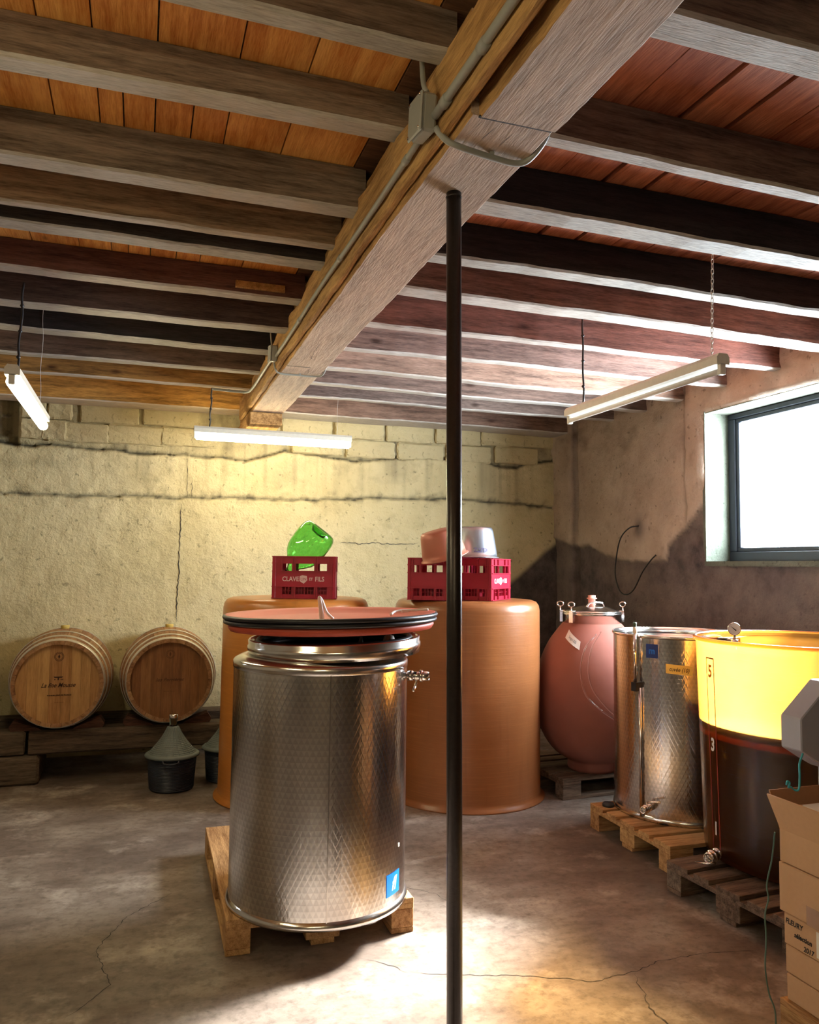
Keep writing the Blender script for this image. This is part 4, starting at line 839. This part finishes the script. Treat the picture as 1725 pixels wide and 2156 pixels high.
p = Vector(gp(ah, r+.025, H+.06)); dv = Vector((-.62, -.78, 0)).normalized(); qq = dv.to_track_quat('Z', 'Y').to_matrix()
m = MB(); m.lathe([(0, .0), (.034, .0), (.036, .01), (.036, .024), (.033, .026), (.031, .020)], 32, p, qq); m.cyl(p+Vector((0, 0, -.03))+dv*.012, p+Vector((0, 0, -.075))+dv*.012, .009, 12); m.cyl(p+Vector((0, 0, -.095)), p+Vector((0, 0, -.06)), .022, 16); dl = m.build('pressure_gauge', CHROME, g2)
m = MB(); m.lathe([(0, .0205), (.031, .0205)], 32, p, qq); n2 = dv.cross(Vector((0, 0, 1))); b0 = p+dv*.0225; m.build('gauge_dial', PAPER, g2)
m = MB(); m.add([b0+n2*.02+Vector((0, 0, .016)), b0-n2*.012+Vector((0, 0, -.006)), b0-n2*.008+Vector((0, 0, -.012))], [(0, 1, 2)]); m.build('gauge_needle', INK, g2)
V, F = cyl_patch(r+.0015, R(-150), .072, .925, 1.005, 0); m = MB(); m.add(V, F); s1 = m.build('sticker', DBLUE, tk)
text('sticker_print', 'm', .05, BLUE, s1, on_cyl((0, 0), r+.0022, R(-150), .965), 0, 1., bold=.002)
at_ = R(-128); V, F = cyl_patch(r+.002, at_, .145, .842, .895, -.06); m = MB(); m.add(V, F); s2 = m.build('tape_label', YTAPE, tk)
f0 = on_cyl((0, 0), r+.0028, at_, .868); text('handwriting', 'cuvée (10)', .033, INK, s2, lambda x, y: f0(x, y-.06*x), .3, .78, bold=.0004)
tap(tk, gp(R(-152), r-.005, .085), (math.cos(R(-152)), math.sin(R(-152)), 0), .9, -1)
m = MB(); m.lathe([(0, 0), (.035, 0), (.037, .012), (.03, .022), (0, .024)], 24); tag(m.build('bottle_cap', BLACKP, loc=(2.745, 4.30, .145)), 'black round cap lying on the corner of the pale pallet', 'cap')

# ------------------------------------------------------------------ glowing amber tank
T2 = (3.23, 3.235, .146); r = .505; H = 1.085
tk = thing('amber_tank', 'translucent amber fibreglass tank half full of dark wine, by the window', 'tank', T2)
def ar(z): return .500+.03*z/H
m = MB(); m.lathe([(0, .014), (r-.03, .010), (r-.01, .02), (ar(.05), .05), (ar(.3), .3), (ar(.6), .6), (ar(H-.05), H-.05), (ar(H), H-.02), (ar(H)+.014, H-.008), (ar(H)+.016, H), (ar(H)+.012, H+.008), (ar(H), H+.010), (ar(H)-.004, H+.004)], 128); m.build('tank_wall', AMBER, tk)
m = MB(); m.lathe([(0, .03), (r-.035, .03), (ar(.04)-.002, .06), (ar(.3)-.002, .3), (ar(.63)-.002, .635), (0, .635)], 96); m.build('wine', DARKW, tk)
m = MB(); m.lathe([(ar(.64)-.003, .606), (ar(.64)-.001, .622), (ar(.64)-.003, .638), (ar(.64)-.02, .636), (ar(.64)-.02, .608)], 96); m.build('floating_lid', REDLID, tk)
m = MB(); m.lathe([(0, .66), (ar(.65)-.03, .66), (ar(.65)-.004, .672), (ar(.65)-.002, .66), (ar(.65)-.002, .64), (ar(.65)-.03, .637)], 96); m.build('lid_seal', BLACKP, tk)
a5 = R(170)
for sgn in (-1, 1):
    V, F = cyl_patch(.0, a5, .001, 0, 1) if 0 else ([], [])
def strip(a, w, z0, z1, off=.0015):
    V = []; F = []
    for i in range(13):
        z = z0+(z1-z0)*i/12; rr = ar(z)+off
        for s in (-1, 1): V.append((rr*math.cos(a+s*w/2/rr), rr*math.sin(a+s*w/2/rr), z))
        if i: F.append((2*i-2, 2*i-1, 2*i+1, 2*i))
    return V, F
m = MB()
for da in (-.062, .062): V, F = strip(a5+da, .007, .06, 1.0); m.add(V, F)
for z in (1.0,): V, F = strip(a5, .07, z-.007, z, .0018); m.add(V, F)
m.build('level_strip', simple('red_strip_paint', sr(150, 52, 22), .5), tk)
for w, z, mt in (('5', .93, simple('orange_number_paint', sr(232, 120, 20), .5)), ('3', .57, PAPER), ('1', .165, PAPER)):
    f = lambda x, y, z=z: ((ar(z)+.0025)*math.cos(a5+x/ar(z)), (ar(z)+.0025)*math.sin(a5+x/ar(z)), z+y); text('level_number', w, .085, mt, tk, f, 0, .8, bold=.003)
tap(tk, gp(R(170), r-.02, .055), (math.cos(R(206)), math.sin(R(206)), 0), 1.15, 1)

# ------------------------------------------------------------------ cable on the right wall
conduit('black cable hanging in a loop from a hole in the right wall', [(4.01, 5.79, 1.95), (3.94, 5.83, 1.93), (3.93, 5.95, 1.84), (3.945, 6.04, 1.66), (3.95, 6.06, 1.52), (3.95, 6.0, 1.40), (3.945, 5.90, 1.365), (3.945, 5.78, 1.41), (3.95, 5.66, 1.56), (3.96, 5.56, 1.655), (3.99, 5.53, 1.70)], .006, BLACKP, 'loose_cable', cat='cable')

# ------------------------------------------------------------------ cartons at the right edge
CX0, CY1 = 2.108, 2.232
def carton(label, z0, h, dx=0., dy=0., extra=None):
    t = thing('cardboard_carton', label, 'carton', (CX0+dx, CY1+dy, z0)); m = MB(); m.bar(0, .36, -.52, 0, .001, h-.002); m.build('carton_body', CARD, t, .003)
    m = MB(); m.bar(.0, .36, -.265, -.255, h-.0025, h-.001); m.build('tape_strip', TAPE, t)
    return t
cs = [('flat cardboard carton at the bottom of the stack, on the pallet', .146, .088, .004, -.002), ('cardboard carton second from the bottom of the stack', .235, .092, .003, 0), ('cardboard carton with black handwriting, third from the bottom', .328, .104, .0, .001), ('taller cardboard carton just under the open one', .433, .163, -.008, .012)]
for i, c in enumerate(cs):
    t = carton(*c); h = c[2]
    if i == 2:
        def f(dx, dz): return lambda x, y: (-.0012, dx-x, dz+y)
        text('handwriting', 'FLEURY', .024, INK, t, f(-.045, .078), .15, .9, bold=.0008); text('handwriting', 'sélection', .023, INK, t, f(-.082, .045), .2, .9, bold=.0008); text('handwriting', '2017', .023, INK, t, f(-.105, .016), .2, .9, bold=.0008)
    if i in (0, 2):
        m = MB(); m.add([(-.001, -.138, .012), (-.001, -.20, .012), (-.001, -.20, h-.01), (-.001, -.138, h-.01)], [(0, 1, 2, 3)]); m.build('paper_label', PAPER, t)
    if i == 3:
        m = MB(); m.add([(-.001, -.118, .0), (-.001, -.19, .0), (-.001, -.19, .06), (-.001, -.118, .06)], [(0, 1, 2, 3)]); m.build('clear_tape', TAPE, t)
t = thing('cardboard_carton', 'open cardboard carton with raised flaps, topmost of the stack', 'carton', (CX0-.004, CY1+.008, .598)); m = MB(); h = .105; th = .005
m.bar(0, .37, -.52, 0, 0, th); m.bar(0, th, -.52, 0, th, h); m.bar(.37-th, .37, -.52, 0, th, h); m.bar(th, .37-th, -th, 0, th, h); m.bar(th, .37-th, -.52, -.52+th, th, h); m.build('carton_body', CARD, t)
m = MB(); m.add([(0, -.50, h), (0, -.002, h), (-.042, .012, h+.115), (-.042, -.515, h+.115), (.005, -.50, h), (.005, -.002, h), (-.037, .012, h+.117), (-.037, -.515, h+.117)], [(0, 1, 2, 3), (7, 6, 5, 4), (0, 4, 5, 1), (1, 5, 6, 2), (2, 6, 7, 3), (3, 7, 4, 0)]); m.build('flap', CARD, t)
m = MB(); m.add([(.0, -.004, h), (.37, -.004, h), (.37, .018, h+.125), (-.022, .018, h+.125), (.0, .001, h), (.37, .001, h), (.37, .023, h+.125), (-.022, .023, h+.125)], [(3, 2, 1, 0), (4, 5, 6, 7), (0, 1, 5, 4), (1, 2, 6, 5), (2, 3, 7, 6), (3, 0, 4, 7)]); m.build('flap', CARDIN, t)
m = MB(); m.bar(.03, .33, -.48, -.03, th, h+.082); o = m.build('cardboard_insert', CARDIN, t)
m = MB(); m.bar(-.14, .14, -.22, .2, 0, .004); tag(m.build('paper_sheet', PAPER, None, loc=(CX0+.19, CY1-.24, .598+h+.0835)), 'white paper sheet lying inside the open carton', 'paper')
conduit('thin green cord hanging down beside the stack of cartons', [(2.088, 2.245, .69), (2.078, 2.25, .60), (2.055, 2.25, .52), (2.06, 2.25, .47), (2.045, 2.25, .42), (2.048, 2.25, .34), (2.042, 2.25, .25), (2.046, 2.24, .17), (2.052, 2.22, .12), (2.045, 2.20, .02), (2.06, 2.12, .005)], .0028, TEAL, 'green_cord', cat='cord')
conduit('turquoise string knotted on the flap of the open carton', [(2.158, 2.262, 0.838), (2.162, 2.262, 0.850), (2.172, 2.262, 0.844), (2.165, 2.26, 0.830), (2.175, 2.26, 0.830), (2.188, 2.258, 0.820), (2.20, 2.25, 0.824), (2.215, 2.26, 0.862), (2.235, 2.28, .90), (2.27, 2.30, .93)], .0035, CYAN, 'turquoise_string', cat='string')
# grey machine housing on legs behind the cartons
t = thing('machine_housing', 'blue-grey metal machine housing with cut corners at the right edge', 'machine', (2.54, 2.44, 0))
px = [(-.235, .925), (-.165, .884), (-.10, .85), (.2, .85), (.3, .93), (.3, 1.06), (.2, 1.17), (-.09, 1.17), (-.235, 1.042)]
m = MB(); m.prism(px, -.0, .10, Matrix(((1, 0, 0), (0, 0, -1), (0, 1, 0))).copy()); o = m.build('housing', GREYM, t, .004)
m = MB()
for a in (-.05, .22):
    for b in (-.085, -.015): m.bar(a-.012, a+.015, b-.012, b+.012, 0, .88)
m.build('leg_frame', GREYM, t)
GROUPS = {'ceiling_joist': 'ceiling joists', 'wine_barrel': 'oak barrels on the timber rack', 'wooden_pallet': 'wooden pallets', 'plastic_crate': 'crimson crates on the vats', 'ice_bucket': 'upside-down ice buckets', 'fluorescent_lamp': 'hanging fluorescent lamps', 'cardboard_carton': 'stacked cartons', 'wooden_wedge': 'barrel wedges', 'fibreglass_vat': 'orange fibreglass vats', 'steel_tank': 'quilted steel tanks', 'rack_timber': 'barrel rack timbers', 'support_block': 'barrel rack blocks', 'basket_demijohn': 'basket demijohns', 'dish_cover': 'salmon lids on the front tank', 'junction_box': 'junction boxes on the beam', 'cable_conduit': 'electrical conduits', 'lamp_cable': 'lamp cables', 'clear_hose': 'clear hoses', 'hanging_wire': 'thin lamp wires'}
for o in list(C.objects):
    if o.parent is None and o.name.split('.')[0] in GROUPS: o['group'] = GROUPS[o.name.split('.')[0]]
# green container in the very corner
t = thing('plastic_container', 'dark green rounded plastic container with red trim, bottom right corner', 'container', (2.14, 2.02, 0))
m = MB(); m.lathe([(0, 0), (.08, 0), (.088, .01), (.088, .09), (.07, .118), (.03, .13), (0, .131)], 40); m.build('container_body', GREENP, t)
m = MB(); m.tube([(.086*math.cos(u), .086*math.sin(u), .096) for u in [2*PI*i/40 for i in range(40)]], .006, 8, closed=True); m.build('red_trim', REDP, t)
